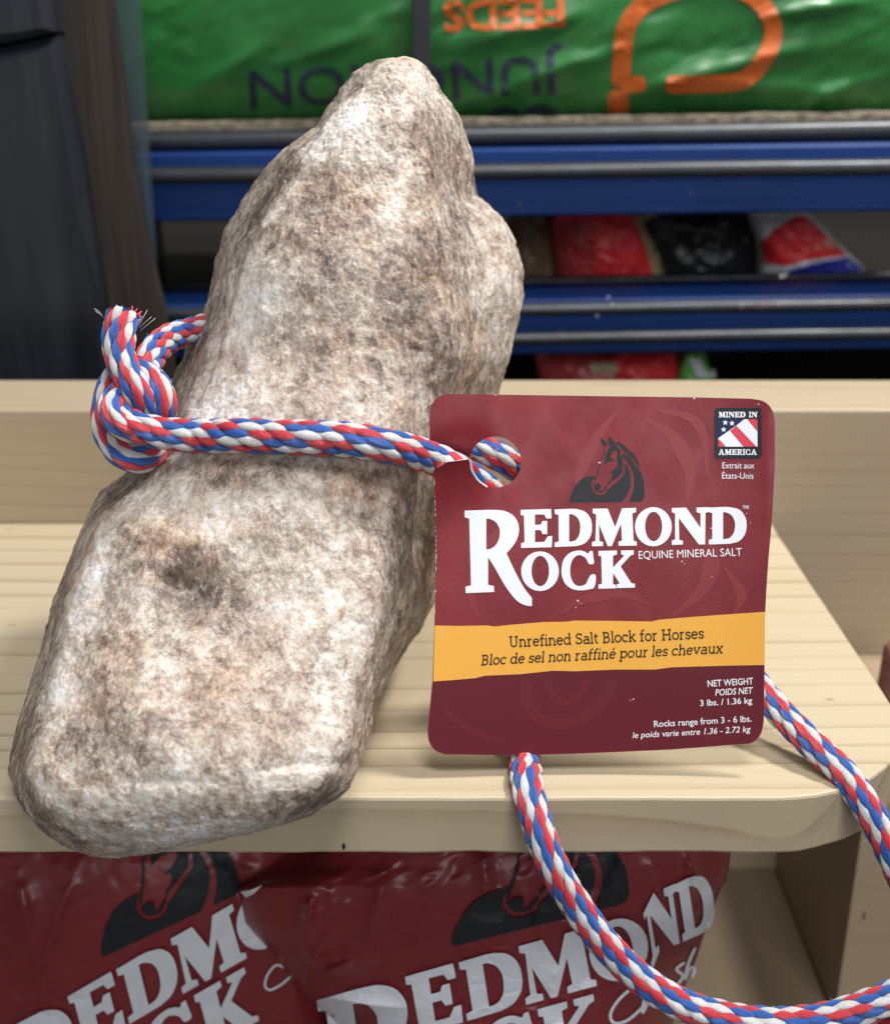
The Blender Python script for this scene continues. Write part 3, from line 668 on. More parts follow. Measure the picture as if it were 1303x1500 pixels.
# ---- reddish post at the right margin
pp = at_Y(1312, 1000, 0.16)
zt = -0.0655
px0 = pp[0] - 0.0022
tube('clay_post', [(px0 + 0.006, 0.165, zt + z) for z in (0, 0.001, 0.004, 0.015, 0.026, 0.031)], [0.008, 0.0092, 0.0095, 0.0090, 0.0088, 0.006], M['clay'], None, 20, loc=(px0 + 0.006, 0.165, zt))
tag(bpy.data.objects['clay_post'], 'short reddish brown peg standing at the right margin beside the shelf', 'peg')

# =================================================================== red salt bags under the shelf
def letter_parts(fn, S, parent, mat, step=7, off=0.0011):
    decal('lettering', mapped(WORDS, fn, step), S, off, mat, parent)
# rear left bag
b1 = thing('salt_bag', tuple(at_Y(180, 1670, 0.075)), 'dark red salt bag with white lettering under the left half of the shelf', 'salt bag', 'red salt bags under the shelf')
_, S1 = pillow('bag_body', [(1200, -180, 455), (1260, -200, 465), (1400, -210, 480), (1560, -210, 490), (1700, -190, 480)], 0.082, 0.028, 0.06, M['bagred'], b1, ny=120, nx=150, wr=0.0010, wf=10, seed=9.0, creases=[(20,1290,60,1420,16,.004),(110,1280,40,1500,12,.003),(330,1280,420,1400,14,.004),(400,1320,440,1500,10,.003)])
def let1(p): return np.array([268, 1456]) + (p[:, :1] - 582) * np.array([.4845, -.263]) + (p[:, 1:] - 208) * np.array([.12, .49])
letter_parts(let1, S1, b1, M['bagwhite'])
def hor1(p):   # emblem: unit of the enlarged emblem -> photo pixels
    u = p / 9.307; return np.array([148, 1402]) + (u[:, :1] - 13) * np.array([1.88, -0.86]) + (u[:, 1:] - 115) * np.array([0.42, 1.62])
hp = horse(hor1, 8)
decal('emblem', join2(hp), S1, np.concatenate([np.full(len(x[0]), 0.0009 + 4e-5 * i) for i, x in enumerate(hp)]), M['bagblack'], b1)
cr = smoothpts(q(418,1418,404,1414,392,1428,388,1444,396,1450,412,1442,426,1430), 5)
decal('script', ribbon(cr, 3.4), S1, 0.0006, M['bagwhite'], b1)
# front right bag
b2 = thing('salt_bag', tuple(at_Y(740, 1670, 0.045)), 'dark red salt bag with white lettering and torn corner below the tag', 'salt bag', 'red salt bags under the shelf')
_, S2 = pillow('bag_body', [(1185, 520, 1075), (1225, 485, 1072), (1255, 462, 1069), (1270, 444, 1067), (1292, 372, 1062), (1300, 346, 1056), (1325, 350, 1046), (1352, 357, 1036), (1403, 405, 1020), (1453, 440, 1000), (1500, 496, 985), (1600, 520, 975), (1700, 540, 960)],
              0.060, 0.030, 0.055, M['bagred'], b2, ny=160, nx=170, wr=0.0012, wf=13, seed=14.0, creases=[(440,1450,560,1392,11,.006),(436,1455,640,1478,12,.005),(462,1290,448,1440,10,.005),(440,1450,505,1330,9,.004),(560,1260,540,1400,13,.003),(715,1250,700,1340,12,.004),(1000,1255,1035,1335,9,.005),(960,1270,980,1400,12,.004),(905,1255,880,1330,10,.003)])
def let2(p):
    zx = np.minimum(p[:, :1], 928); ex = np.maximum(p[:, :1] - 928, 0)
    return np.array([770.4, 1471.9]) + (zx - 582) * np.array([.5335, -.1356]) + (p[:, 1:] - 208) * np.array([.0794, .524]) + ex * np.array([.31, -.12]) + np.clip(ex / 40, 0, 1) * np.array([-4, -22.0])
letter_parts(let2, S2, b2, M['bagwhite'])
def hor2(p):
    u = p / 9.307; return np.array([660, 1386]) + (u[:, :1] - 13) * np.array([2.38, -0.58]) + (u[:, 1:] - 115) * np.array([0.15, 1.72])
hp = horse(hor2, 8)
decal('emblem', join2(hp), S2, np.concatenate([np.full(len(x[0]), 0.0009 + 4e-5 * i) for i, x in enumerate(hp)]), M['bagblack'], b2)
sc = [ribbon(smoothpts(pl, 5), 4.5) for pl in (q(944,1452,930,1446,908,1462,894,1484,898,1498,916,1496,938,1478,948,1462), q(948,1440,940,1484,952,1462,966,1452), q(962,1450,962,1472,976,1466,984,1440,980,1462), q(1002,1410,990,1420,1000,1430,988,1446), q(1018,1388,1008,1410,1002,1436,1010,1418,1017,1420,1014,1432))]
decal('script', join2(sc), S2, np.concatenate([np.full(len(x[0]), 0.0006 + 4e-5 * i) for i, x in enumerate(sc)]), M['bagwhite'], b2)
mesh('torn_edge', S2(np.array([352, 366, 384, 372, 360.0]), np.array([1306, 1304, 1297, 1309, 1315.0]), 0.0016), [[0, 1, 2, 3, 4]], M['paper'], b2, smooth=False)

# =================================================================== the rock
SIL_L = np.array(q(84,592,88,553,96,536,108,519,130,499,156,480,184,463,205,436,220,416,245,393,275,368,305,349,335,332,360,323,387,316,415,310,443,304,470,293,495,281,540,262,580,245,630,225,670,203,690,192,721,148,776,121,878,81,930,68,984,53,1055,29,1090,19,1126,15,1155,22,1187,36,1215,62,1232,85,1242,101,1250,128,1254,145,1257,165), float)
SIL_R = np.array(q(84,594,90,610,98,623,115,636,136,647,155,660,176,675,205,685,232,691,260,694,287,699,300,713,315,731,340,746,371,758,399,764,430,763,459,759,490,752,527,743,575,728,640,715,700,702,800,668,883,634,925,612,964,584,1000,565,1030,552,1060,545,1090,537,1125,524,1156,508,1175,480,1192,455,1207,418,1222,350,1237,283,1248,225,1254,185,1257,167), float)
def key(rows, tab):
    g = np.linspace(60, 1280, 1221); v = np.interp(g, [a for a, _ in tab], [b for _, b in tab])
    k = np.exp(-0.5 * (np.arange(-60, 61) / 22.0) ** 2); k /= k.sum(); vs = np.convolve(np.pad(v, 60, 'edge'), k, 'valid')
    e = np.clip(np.minimum(g - 84, 1257 - g) / 60, 0, 1); return np.interp(rows, g, v * (1 - e) + vs * e)
YF = [(84, .099), (92, .090), (120, .083), (200, .073), (300, .064), (400, .055), (520, .043), (640, .030), (800, .011), (900, -.002), (1000, -.016), (1080, -.028), (1140, -.036), (1180, -.039), (1220, -.038), (1245, -.033), (1257, -.027)]
YBK = [(84, .103), (92, .112), (120, .122), (200, .132), (400, .138), (640, .126), (800, .104), (900, .088), (1000, .066), (1100, .024), (1150, .0055), (1200, -.0105), (1245, -.0235), (1257, -.0265)]
RIDL = [(84, 575), (150, 500), (180, 474), (235, 428), (300, 396), (400, 346), (500, 322), (560, 292), (640, 258), (700, 222), (760, 150), (880, 100), (980, 76), (1060, 52), (1126, 40), (1187, 62), (1257, 160)]
RIDR = [(84, 605), (150, 612), (250, 618), (400, 640), (520, 655), (640, 628), (720, 596), (800, 570), (900, 548), (1000, 522), (1100, 498), (1160, 470), (1207, 400), (1257, 168)]
def rock_ring(py, nphi):
    xl = np.interp(py, SIL_L[:, 0], SIL_L[:, 1]); xr = np.interp(py, SIL_R[:, 0], SIL_R[:, 1])
    rl = np.clip(key(py, RIDL), xl + 0.02 * (xr - xl), xr); rr = np.clip(key(py, RIDR), xl, xr - 0.04 * (xr - xl))
    U = lambda x: 2 * (x - xl) / (xr - xl) - 1
    ul, ur = U(rl), U(rr); wl = .13; wr = .10; mid = 0.5 * (ul + ur)
    pts = [(-1, .62), (0.65 * ul - 0.35, .38), (ul, wl), (ul * .6 + mid * .4, .035), (mid, 0.0), (ur * .6 + mid * .4, .02), (ur, wr), (0.5 * (ur + 1), .40), (1, .72), (.9, .90), (.45, 1.0), (-.35, 1.0), (-.88, .86)]
    P = np.array(pts); P2 = np.vstack([P, P[:1]]); seg = np.linalg.norm(np.diff(P2 * [1, 0.8], axis=0), axis=1); s = np.r_[0, np.cumsum(seg)] / seg.sum()
    tt = np.linspace(0, 1, nphi, endpoint=False); Q = np.stack([np.interp(tt, s, P2[:, k]) for k in (0, 1)], 1)
    k = int(nphi * 0.013); ker = np.exp(-0.5 * (np.arange(-3 * k, 3 * k + 1) / k) ** 2); ker /= ker.sum()
    Qp = np.vstack([Q[-3 * k:], Q, Q[:3 * k]]); Q = np.stack([np.convolve(Qp[:, j], ker, 'valid') for j in (0, 1)], 1)
    Q[:, 0] = (Q[:, 0] - Q[:, 0].min()) / (Q[:, 0].max() - Q[:, 0].min()) * 2 - 1     # keep the outline
    return Q, xl, xr
NR, NP = 860, 620
tt = np.linspace(0, 1, NR); rowsY = 84.3 + (1256.7 - 84.3) * (0.5 - 0.5 * np.cos(np.pi * (0.04 + 0.92 * tt))) ** 1.0
rowsY = 84.3 + (rowsY - rowsY[0]) / (rowsY[-1] - rowsY[0]) * (1256.7 - 84.3)
RV = np.zeros((NR, NP, 3)); RPX = np.zeros((NR, NP)); RW = np.zeros((NR, NP))
for i, py in enumerate(rowsY):
    Q, xl, xr = rock_ring(py, NP); px = (xl + xr) / 2 + Q[:, 0] * (xr - xl) / 2
    yf, yb = key(py, YF), key(py, YBK); Y = yf + (yb - yf) * Q[:, 1] + 0.016 * np.clip((px - 575) / 70, 0, 1) ** 2 * math.exp(-((py - 665) / 120) ** 2) * (Q[:, 1] < 0.8)
    RV[i] = at_Y(px, np.full(NP, py), Y); RPX[i] = px; RW[i] = Q[:, 1]
front = lambda px, py: None
_ft = {}
def rock_front(px, py):
    """depth (along the camera axis) of the rock's front surface at a photo pixel"""
    i = int(np.argmin(np.abs(rowsY - py))); m = RW[i] < 0.75; k = np.argmin(np.abs(RPX[i][m] - px)); return (RV[i][m][k][1] - CAM[1]) / ray(px, py)[1]
RPY = np.repeat(rowsY[:, None], NP, 1)
def blob(tab):
    s = np.zeros((NR, NP))
    for x, y, rx, ry, a, amt in tab:
        dx, dy = RPX - x, RPY - y; ca, sa = math.cos(R(a)), math.sin(R(a)); X = dx * ca + dy * sa; Yy = -dx * sa + dy * ca
        s = s + amt * np.exp(-((X / rx) ** 2 + (Yy / ry) ** 2))
    return np.where(RW < 0.75, s, 0)
# medium and large relief along the surface normal
dU = np.roll(RV, -1, 1) - np.roll(RV, 1, 1); dV = np.gradient(RV, axis=0)
NRM = np.cross(dU, dV); NRM /= np.linalg.norm(NRM, axis=2)[..., None] + 1e-12
cen = RV.mean(1, keepdims=True)
if ((RV - cen) * NRM).sum() < 0: NRM = -NRM
edge_ = 1 - 0.95 * np.clip(np.abs(2 * (RPX - np.interp(RPY, SIL_L[:, 0], SIL_L[:, 1])) / np.maximum(np.interp(RPY, SIL_R[:, 0], SIL_R[:, 1]) - np.interp(RPY, SIL_L[:, 0], SIL_L[:, 1]), 1) - 1), 0, 1) ** 3
disp = 0.0026 * fbm(RV * 17, 2) * edge_ + 0.0008 * np.sign(noise(RV * 30 + 4)) * np.abs(noise(RV * 30 + 4)) ** 0.6 * edge_ + 0.00042 * ridged(RV * 55 + 3, 2) + 0.00028 * fbm(RV * 150, 3)
strk = RV @ np.array([[1, 0, 0], [0, 1, 0], [0, 0.3, 0.45]]).T
disp += 0.00012 * ridged(strk * 330, 2) + 0.00012 * noise(RV * 900)
flake = noise(RV * 260 + 9); disp += 0.00035 * np.clip(flake - 0.15, 0, 0.12) / 0.12 * 0.55
# features placed as in the photo: shoulder lobe right, creases, hollow, bottom step
disp += -0.0016 * np.exp(-(((RPX - (690 + 0.10 * (RPY - 300))) / 13) ** 2)) * np.exp(-(((RPY - 380) / 110) ** 2)) * (RW < .75)
disp += 0.0008 * blob([(735, 400, 26, 90, -8, 1)])
disp += -0.0035 * blob([(252, 850, 26, 10, 20, 1), (290, 880, 60, 45, 0, .45)])
disp += -0.0010 * (0.5 + 0.5 * np.sin(RPX / 31.0)) * np.exp(-((RPY - (1140 - 0.10 * (RPX - 300) + 6 * np.sin(RPX / 40))) / 9) ** 2) * (RPX > 200) * (RW < .7)
disp += -0.0013 * np.exp(-((RPX - np.interp(RPY, [150, 180, 235, 330, 420, 520, 590], [488, 470, 432, 378, 342, 312, 285])) / 7) ** 2) * (RPY < 600) * (RW < .7)
disp += -0.0030 * blob([(622, 800, 12, 60, 6, 1)]) + 0.002 * blob([(640, 770, 10, 40, 0, 1)])
disp += 0.0022 * blob([(420, 760, 90, 60, 0, 1), (200, 1000, 60, 90, 0, 1), (480, 420, 90, 60, 30, 1)]) - 0.0018 * blob([(360, 960, 60, 60, 0, 1), (560, 560, 60, 60, 0, 1)])
ends = np.clip(np.minimum(np.arange(NR), NR - 1 - np.arange(NR)) / 30, 0, 1)[:, None] ** 0.5
inner = disp - 0.0002
NV = RV + NRM * (inner * (0.35 + 0.65 * ends))[..., None]
NV[..., 2] = np.where(NV[..., 1] > -0.001, np.maximum(NV[..., 2], 0.0004), NV[..., 2])
top = NV[0].mean(0); bot = NV[-1].mean(0)
V = np.concatenate([NV.reshape(-1, 3), [top], [bot]]); f = grid_faces(NR, NP, wrap=True)
n_ = NR * NP
f += [[n_, (j + 1) % NP, j] for j in range(NP)] + [[n_ + 1, (NR - 1) * NP + j, (NR - 1) * NP + (j + 1) % NP] for j in range(NP)]
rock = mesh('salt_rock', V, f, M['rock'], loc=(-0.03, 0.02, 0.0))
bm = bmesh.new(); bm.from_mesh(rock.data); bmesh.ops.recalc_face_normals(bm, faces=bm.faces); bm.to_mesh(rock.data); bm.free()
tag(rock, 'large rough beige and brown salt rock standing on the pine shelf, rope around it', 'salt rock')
def setattr_(name, arr):
    a = rock.data.attributes.new(name, 'FLOAT', 'POINT'); v = np.concatenate([arr.ravel(), [arr[0].mean()], [arr[-1].mean()]]); a.data.foreach_set('value', v.astype(np.float32))
shade_l = np.where(RW < .8, 1 / (1 + np.exp((RPX - key(RPY, RIDL) + 2) / 5)), 0); shade_r = np.where(RW < .8, 1 / (1 + np.exp(-(RPX - key(RPY, RIDR) - 12) / 9)), 0)  # shade of the turned-away side faces, painted into the rock colour
setattr_('dark', 0.62 * shade_l + np.where(RPY > 620, 0.55, 0.25) * shade_r + blob([(285, 860, 75, 48, 12, 1.0), (350, 885, 40, 30, 0, .7), (470, 400, 80, 50, 10, .75), (640, 330, 60, 150, 5, .55), (590, 440, 60, 90, 0, .6), (640, 560, 60, 80, 0, .55), (130, 1110, 90, 45, 20, .8), (200, 1060, 90, 50, 20, .55), (600, 760, 40, 130, 8, .75), (430, 800, 40, 40, 0, .35), (430, 1180, 80, 22, -12, .6), (620, 200, 40, 70, -15, .45), (450, 520, 50, 80, 0, .35), (300, 740, 30, 20, 0, .3), (470, 690, 60, 30, 0, .5), (330, 690, 60, 22, 0, .45), (90, 900, 14, 120, 12, .6), (400, 280, 14, 90, 28, .6), (300, 480, 14, 60, 20, .6)]))  # painted side shade together with the rock's own dark patches
setattr_('white', blob([(515, 170, 22, 28, -30, 1.2), (580, 300, 18, 45, 10, 1.15), (300, 760, 80, 40, 0, .75), (130, 860, 26, 90, 14, .85), (420, 900, 50, 40, 0, .7), (350, 430, 60, 60, 20, .6), (370, 540, 60, 60, 0, .6), (455, 215, 25, 30, 30, .6), (465, 1080, 30, 60, 20, .55), (340, 1215, 90, 18, -10, .7), (230, 1040, 60, 40, 0, .3), (560, 590, 50, 20, 0, .3), (735, 400, 22, 90, 0, .45), (300, 620, 50, 40, 0, .5), (90, 980, 20, 60, 0, .5), (470, 160, 12, 40, 0, .4)]))
setattr_('tan', blob([(480, 270, 70, 40, 10, .8), (430, 355, 30, 24, 0, .8), (210, 780, 45, 40, 0, .85), (270, 800, 50, 30, 10, .8), (160, 950, 60, 50, 0, .5), (330, 980, 60, 50, 0, .6), (300, 1030, 60, 60, 0, .55), (380, 950, 40, 50, 0, .55), (520, 700, 60, 30, 0, .7), (350, 680, 60, 25, 0, .7), (590, 480, 50, 60, 0, .3), (500, 350, 50, 60, 0, .5), (720, 350, 18, 50, 0, .35), (400, 1070, 50, 50, 0, .5), (420, 590, 80, 30, 0, .4), (160, 750, 20, 40, 0, .3)]))

# =================================================================== the hang tag
ztop = 0.3575; zbot = 0.3605
def slit_y(x): return np.interp(x, [620, 634, 655, 690, 700], [690, 686.5, 675.5, 671.5, 671])
def tag_depth(px, py):
    s = (py - 577) / (1106 - 577); iz = (1 / ztop) * (1 - s) + (1 / zbot) * s; z = 1 / iz
    u = (px - 628) / 500
    z = z + 0.0022 * np.sin(np.clip(u, 0, 1) * math.pi) * (0.4 + 0.6 * s) - 0.001 * np.sin(s * math.pi)
    z = z - 0.0025 * np.clip((u - 0.75) / 0.25, 0, 1) ** 2 * np.clip(1.2 - 1.4 * s, 0, 1)
    d = py - slit_y(px); fx = 1 / (1 + np.exp((px - 706) / 9.0)); 
    low = np.where(d >= 0, 1.0, 0.0) * np.exp(-np.clip(d, 0, None) / 42.0) * fx
    upp = np.where(d < 0, 1.0, 0.0) * np.exp(-np.clip(-d, 0, None) / 26.0) * fx
    return z - 0.0060 * low + 0.0070 * upp
def ST(px, py, off=0.0):
    px = np.asarray(px, float); py = np.asarray(py, float); return at_depth(px, py, tag_depth(px, py) - np.asarray(off))
hc = (725.0, 677.0); hr = 38.0
aU, aL = 171, 188
hole = [(hc[0] + hr * math.cos(R(a)), hc[1] - hr * math.sin(R(a)) * 0.985) for a in np.linspace(aU, aU - 343, 60)]
outer_top = sm(q(634,684.5,630,660,629,630,629,610), 3) + sm(q(631,594,640,582,653,577), 4) + q(760,578.5,859,580,1016,582) + sm(q(1099,584,1118,588,1130,600,1134,616), 4) + sm(q(1134,684,1130,760,1125,817,1120,899,1119,986), 3) + sm(q(1118,1056,1115,1072,1108,1083,1099,1089), 4) + sm(q(983,1098,842,1104,740,1106,651,1105), 3) + sm(q(651,1105,637,1099,628,1086,626,1070), 4) + sm(q(633,998,636,915,638,820,637,750,635.5,700,635,689.0), 3)
outline = outer_top + q(655,676.6,687.5,672.4) + hole[::-1] + q(688,669.6,655,674.0)
# tiny tears of the card edge
tv, tf = fill([outline], 7)
tg = thing('hang_tag', tuple(ST(870, 1106)), 'dark red cardboard hang tag with white lettering and yellow band, held by the rope', 'tag')
from collections import Counter
tn = np.array(ST(tv[:, 0], tv[:, 1])); bk = np.array(ST(tv[:, 0], tv[:, 1], -0.00045)); nv = len(tn)
ec = Counter(); ed_dir = {}
for f_ in tf:
    for i_ in range(len(f_)):
        e_ = (f_[i_], f_[(i_ + 1) % len(f_)]); ec[tuple(sorted(e_))] += 1; ed_dir[tuple(sorted(e_))] = e_
bnd = [ed_dir[e_] for e_, c_ in ec.items() if c_ == 1]
V = [tn, bk]; Fc = [list(f_) for f_ in tf] + [[i_ + nv for i_ in f_[::-1]] for f_ in tf]; mi = [0] * len(tf) + [1] * len(tf); k_ = 2 * nv
for (p_, q_) in bnd:
    V.append(np.array([tn[p_], tn[q_], bk[q_], bk[p_]])); Fc.append([k_ + 3, k_ + 2, k_ + 1, k_]); mi.append(1); k_ += 4
body = mesh('card', np.concatenate(V), Fc, [M['tagred'], M['paper']], tg, smooth=True, midx=mi)
def z5(p): return [(610 + x / 2.413, 820 + y / 2.413) for x, y in p]
band_top = z5(q(62,232,150,234,250,232,275,236,330,230,450,220,530,219,555,215,700,216,830,218,855,212,900,208,1000,200,1110,192,1232,184))
band_bot = z5(q(1229,372,1100,374,900,380,840,388,700,388,560,394,480,392,370,404,240,410,210,418,130,425,57,430))
bt = [(636.6 + 0.0, band_top[0][1])] + band_top[1:-1] + [(1119.9, band_top[-1][1])]
bb = [(1118.9, band_bot[0][1])] + band_bot[1:-1] + [(634.2, band_bot[-1][1])]
decal('yellow_band', fill([bt + bb], 9), ST, 0.00007, M['yellow'], tg, smooth=True)
lowp = [(634.4, bb[-1][1] + .3)] + [(x, y + .3) for x, y in bb[-2::-1][:-1]] + [(1118.6, bb[0][1] + .3)] + [(1117.6, 1050), (1114, 1071), (1107, 1082), (1098, 1088.4), (983, 1097.4), (842, 1103.4), (740, 1105.4), (652, 1104.4), (638, 1098.6), (629, 1085.6), (627, 1070), (631, 1030)]
decal('lower_field', fill([lowp], 9), ST, 0.00004, M['tagred_low'], tg, smooth=True)
# faint printed swirls
sw = [ribbon(smoothpts(pl, 8), np.interp(np.linspace(0, 1, (len(pl) - 1) * 8 + 1), [0, .5, 1], [3, wd, 3]), sub=5) for pl, wd in
      ((q(700,905,690,860,720,800,760,760,800,742), 26), (q(905,600,875,640,850,690,845,720), 20), (q(940,610,985,640,1010,690,1005,735), 24), (q(1000,740,1040,800,1030,860,980,905), 26),
       (q(960,600,1010,612,1030,640,1036,700), 16), (q(1060,830,1085,870,1075,900), 18), (q(820,900,850,880,905,870,950,885), 16), (q(740,880,760,850,800,830), 0.1))]
sw = [cut(*x, step=9) for x in sw]
decal('swirl_print', join2(sw), ST, np.concatenate([np.full(len(x[0]), 0.00003 + 4e-6 * i) for i, x in enumerate(sw)]), M['tagsoft'], tg)
sw = [ribbon(smoothpts(pl, 8), wd, sub=5) for pl, wd in ((q(770,1000,776,1040,810,1060,850,1054,884,1024,896,994), 16), (q(800,996,812,1022,840,1026,862,996), 11), (q(940,1092,980,1066,1000,1070,1060,1084), 7), (q(650,1040,690,1070,740,1086), 8))]
decal('swirl_print', join2([cut(*x, step=9) for x in sw]), ST, 0.000055, M['tagsoft_low'], tg)
# lettering
decal('brand_lettering', mapped(WORDS, tag_let, 12), ST, 0.00009, M['white'], tg)
def tl(nm, s, p0, p1, cap, mat='white', **kw):
    v, f = text(s, p0, p1, cap, **kw); decal(nm, (v, f), ST, 0.00010, M[mat], tg)
tl('subtitle', 'EQUINE MINERAL SALT', (935, 818.7), (1086, 814), 11.3, bold=0.0)
tl('trade_mark', '™', (1087, 749), (1096, 748.7), 8, bold=0.0)
(v_, f_), of = slab('Unrefined Salt Block for Horses', (745.4, 948.5), (1031, 935.6), 16.4)
decal('product_lettering', (v_, f_), ST, 0.00011 + of, M['blackbrown'], tg)
(v_, f_), of = slab('Bloc de sel non raffiné pour les chevaux', (703.6, 975.0), (1058, 957), 15.6, shear=0.17)
decal('product_lettering', (v_, f_), ST, 0.00011 + of, M['blackbrown'], tg)
tl('weight_lettering', 'NET WEIGHT', (1036, 1006), (1102.6, 1002), 9.2)
tl('weight_lettering', 'POIDS NET', (1047, 1019), (1102.6, 1015.6), 9.0, shear=0.2)
tl('weight_lettering', '3 lbs. / 1.36 kg', (1025, 1034.3), (1101, 1030.2), 8.8)
tl('weight_lettering', 'Rocks range from 3 - 6 lbs.', (957.4, 1065), (1100, 1057), 9.0, bold=0.008)
tl('weight_lettering', 'le poids varie entre 1.36 - 2.72 kg', (926, 1081.3), (1099, 1072), 8.6, shear=0.2, bold=0.006)
tl('origin_lettering', 'Extrait aux', (1057.2, 686), (1104, 686.2), 8.8, bold=0.0)
tl('origin_lettering', 'États-Unis', (1056.8, 701), (1102.8, 701.4), 8.8, bold=0.0)
def hor_tag(p): return np.array([820, 620]) + p / 9.307
hp = horse(hor_tag, 12)
decal('horse_emblem', join2(hp), ST, np.concatenate([np.full(len(x[0]), 0.00008 + 3e-6 * i) for i, x in enumerate(hp)]), M['black'], tg)
# origin badge
def zb(p): return [(1030 + x / 12.5, 590 + y / 12.5) for x, y in p]
def rrect(x0, y0, x1, y1, r, n=6):
    out = []
    for cx, cy, a0 in ((x1 - r, y0 + r, 0), (x0 + r, y0 + r, 90), (x0 + r, y1 - r, 180), (x1 - r, y1 - r, 270)):
        out += [(cx + r * math.cos(R(a)), cy - r * math.sin(R(a))) for a in np.linspace(a0, a0 + 90, n)]
    return out
badge = decal('origin_badge', fill([zb(rrect(195, 90, 1060, 1025, 70))], 9), ST, 0.00008, M['black'], tg)
decal('flag_field', fill([zb(q(250,290,752,290,600,405,268,640,250,640))], 4), ST, 0.00010, M['navy'], badge)
decal('flag_white', fill([zb(q(745,300,978,300,985,803,268,803,268,648,600,415))], 4), ST, 0.00011, M['white'], badge)
decal('flag_stripe', join2([fill([zb(q(600,420,480,512,725,803,965,803))], 4), fill([zb(q(795,300,978,300,978,525))], 4), fill([zb(q(285,668,268,680,268,803,408,803))], 4)]), ST, 0.00012, M['flagred'], badge)
stars = []
for cx, cy in ((395, 362), (518, 375), (365, 490)):
    stars.append(fill([zb([(cx + (52 if k % 2 == 0 else 24) * math.sin(R(36 * k)), cy - (52 if k % 2 == 0 else 24) * math.cos(R(36 * k))) for k in range(10)])], 4))
decal('flag_star', join2(stars), ST, 0.00012, M['white'], badge)
SER = {k: [np.array(lp, float) for lp in LET[k]] for k in ('M', 'N', 'E', 'D', 'C')}
SER['I'] = [np.array(q(0,0,70,0,70,20,52,26,52,140,70,146,70,166,0,166,0,146,18,140,18,26,0,20), float)]
SER['A'] = [np.array(q(50,0,90,0,145,142,160,146,160,166,88,166,88,146,102,142,94,118,48,118,40,142,54,146,54,166,-6,166,-6,146,8,142,56,22), float), np.array(q(71,48,54,98,88,98), float)]
SER['R'] = [np.array(q(0,0,90,0,125,14,136,46,126,78,98,94,132,142,148,146,148,166,104,166,66,100,58,100,58,142,74,146,74,166,0,166,0,146,18,140,18,26,0,20), float), np.array(q(58,22,84,24,94,48,84,72,58,78), float)]
def serif_word(s, x0, x1, ytop, ybot):
    gl = []; x = 0
    for c in s:
        if c == ' ': x += 0.5; continue
        g = SER[c]; a = np.concatenate(g); mn, mx = a.min(0), a.max(0); h = mx[1] - mn[1]
        gl.append([(lp - mn) / h + np.array([x, 0]) for lp in g]); x += (mx[0] - mn[0]) / h + 0.06
    return join2([fill([zb([(x0 + p[0] / x * (x1 - x0), ytop + p[1] * (ybot - ytop)) for p in lp]) for lp in g]) for g in gl])
decal('badge_lettering', join2([serif_word('MINED IN', 275, 988, 165, 268), serif_word('AMERICA', 272, 978, 850, 955)]), ST, 0.00011, M['white'], badge)
decal('curled_edge', ribbon(smoothpts(q(640,684.5,656,676.6,686,673.4,691,688,700,703,714,713.5), 6), [1.2,1.6,2.6,4.6,3.6,1.0] if False else 2.6, sub=2), ST, 0.00012, M['paper'], tg)
# scuffs where the print is rubbed through
def scuff(px, py, r):
    n = 9; a = np.linspace(0, 2 * math.pi, n, endpoint=False); rr = r * (0.5 + rng.random(n)); return [(px + rr[k] * math.cos(a[k]), py + 0.7 * rr[k] * math.sin(a[k])) for k in range(n)]
sc_ = [fill([scuff(s_[0], s_[1], s_[2] * 0.7)]) for s_ in ((877.5, 677.5, 2.4), (846, 880, 2.2), (851, 884, 1.4), (843, 890, 1.2), (1041, 774, 2.0), (1043, 768, 1.2), (998, 822, 1.6), (1002, 826, 1.2), (927, 1024, 1.9), (923, 1026, 1.2), (1093, 752, 1.4), (1098, 766, 1.2), (1042, 845, 1.0), (860, 925, 0.9), (1016, 583.4, 1.9), (726, 578.8, 1.4), (1110, 592, 1.6))]
decal('scuff_mark', join2(sc_), ST, 0.00013, M['paper'], tg)['kind'] = 'stuff'
ed = []
for x, ylo, yhi in ((0, 700, 1060),):
    for k in range(26):
        y = 700 + 210 * rng.random(); xe = float(np.interp(y, [689, 750, 820, 915, 998], [635, 637, 638, 636, 633])); h = 1 + 4 * rng.random(); wd = 0.5 + 1.0 * rng.random()
        ed.append(([(xe, y - h), (xe + wd, y), (xe, y + h)], [[0, 1, 2]]))
decal('worn_edge', join2([(np.array(a), b) for a, b in ed]), ST, 0.00014, M['paper'], tg)['kind'] = 'stuff'

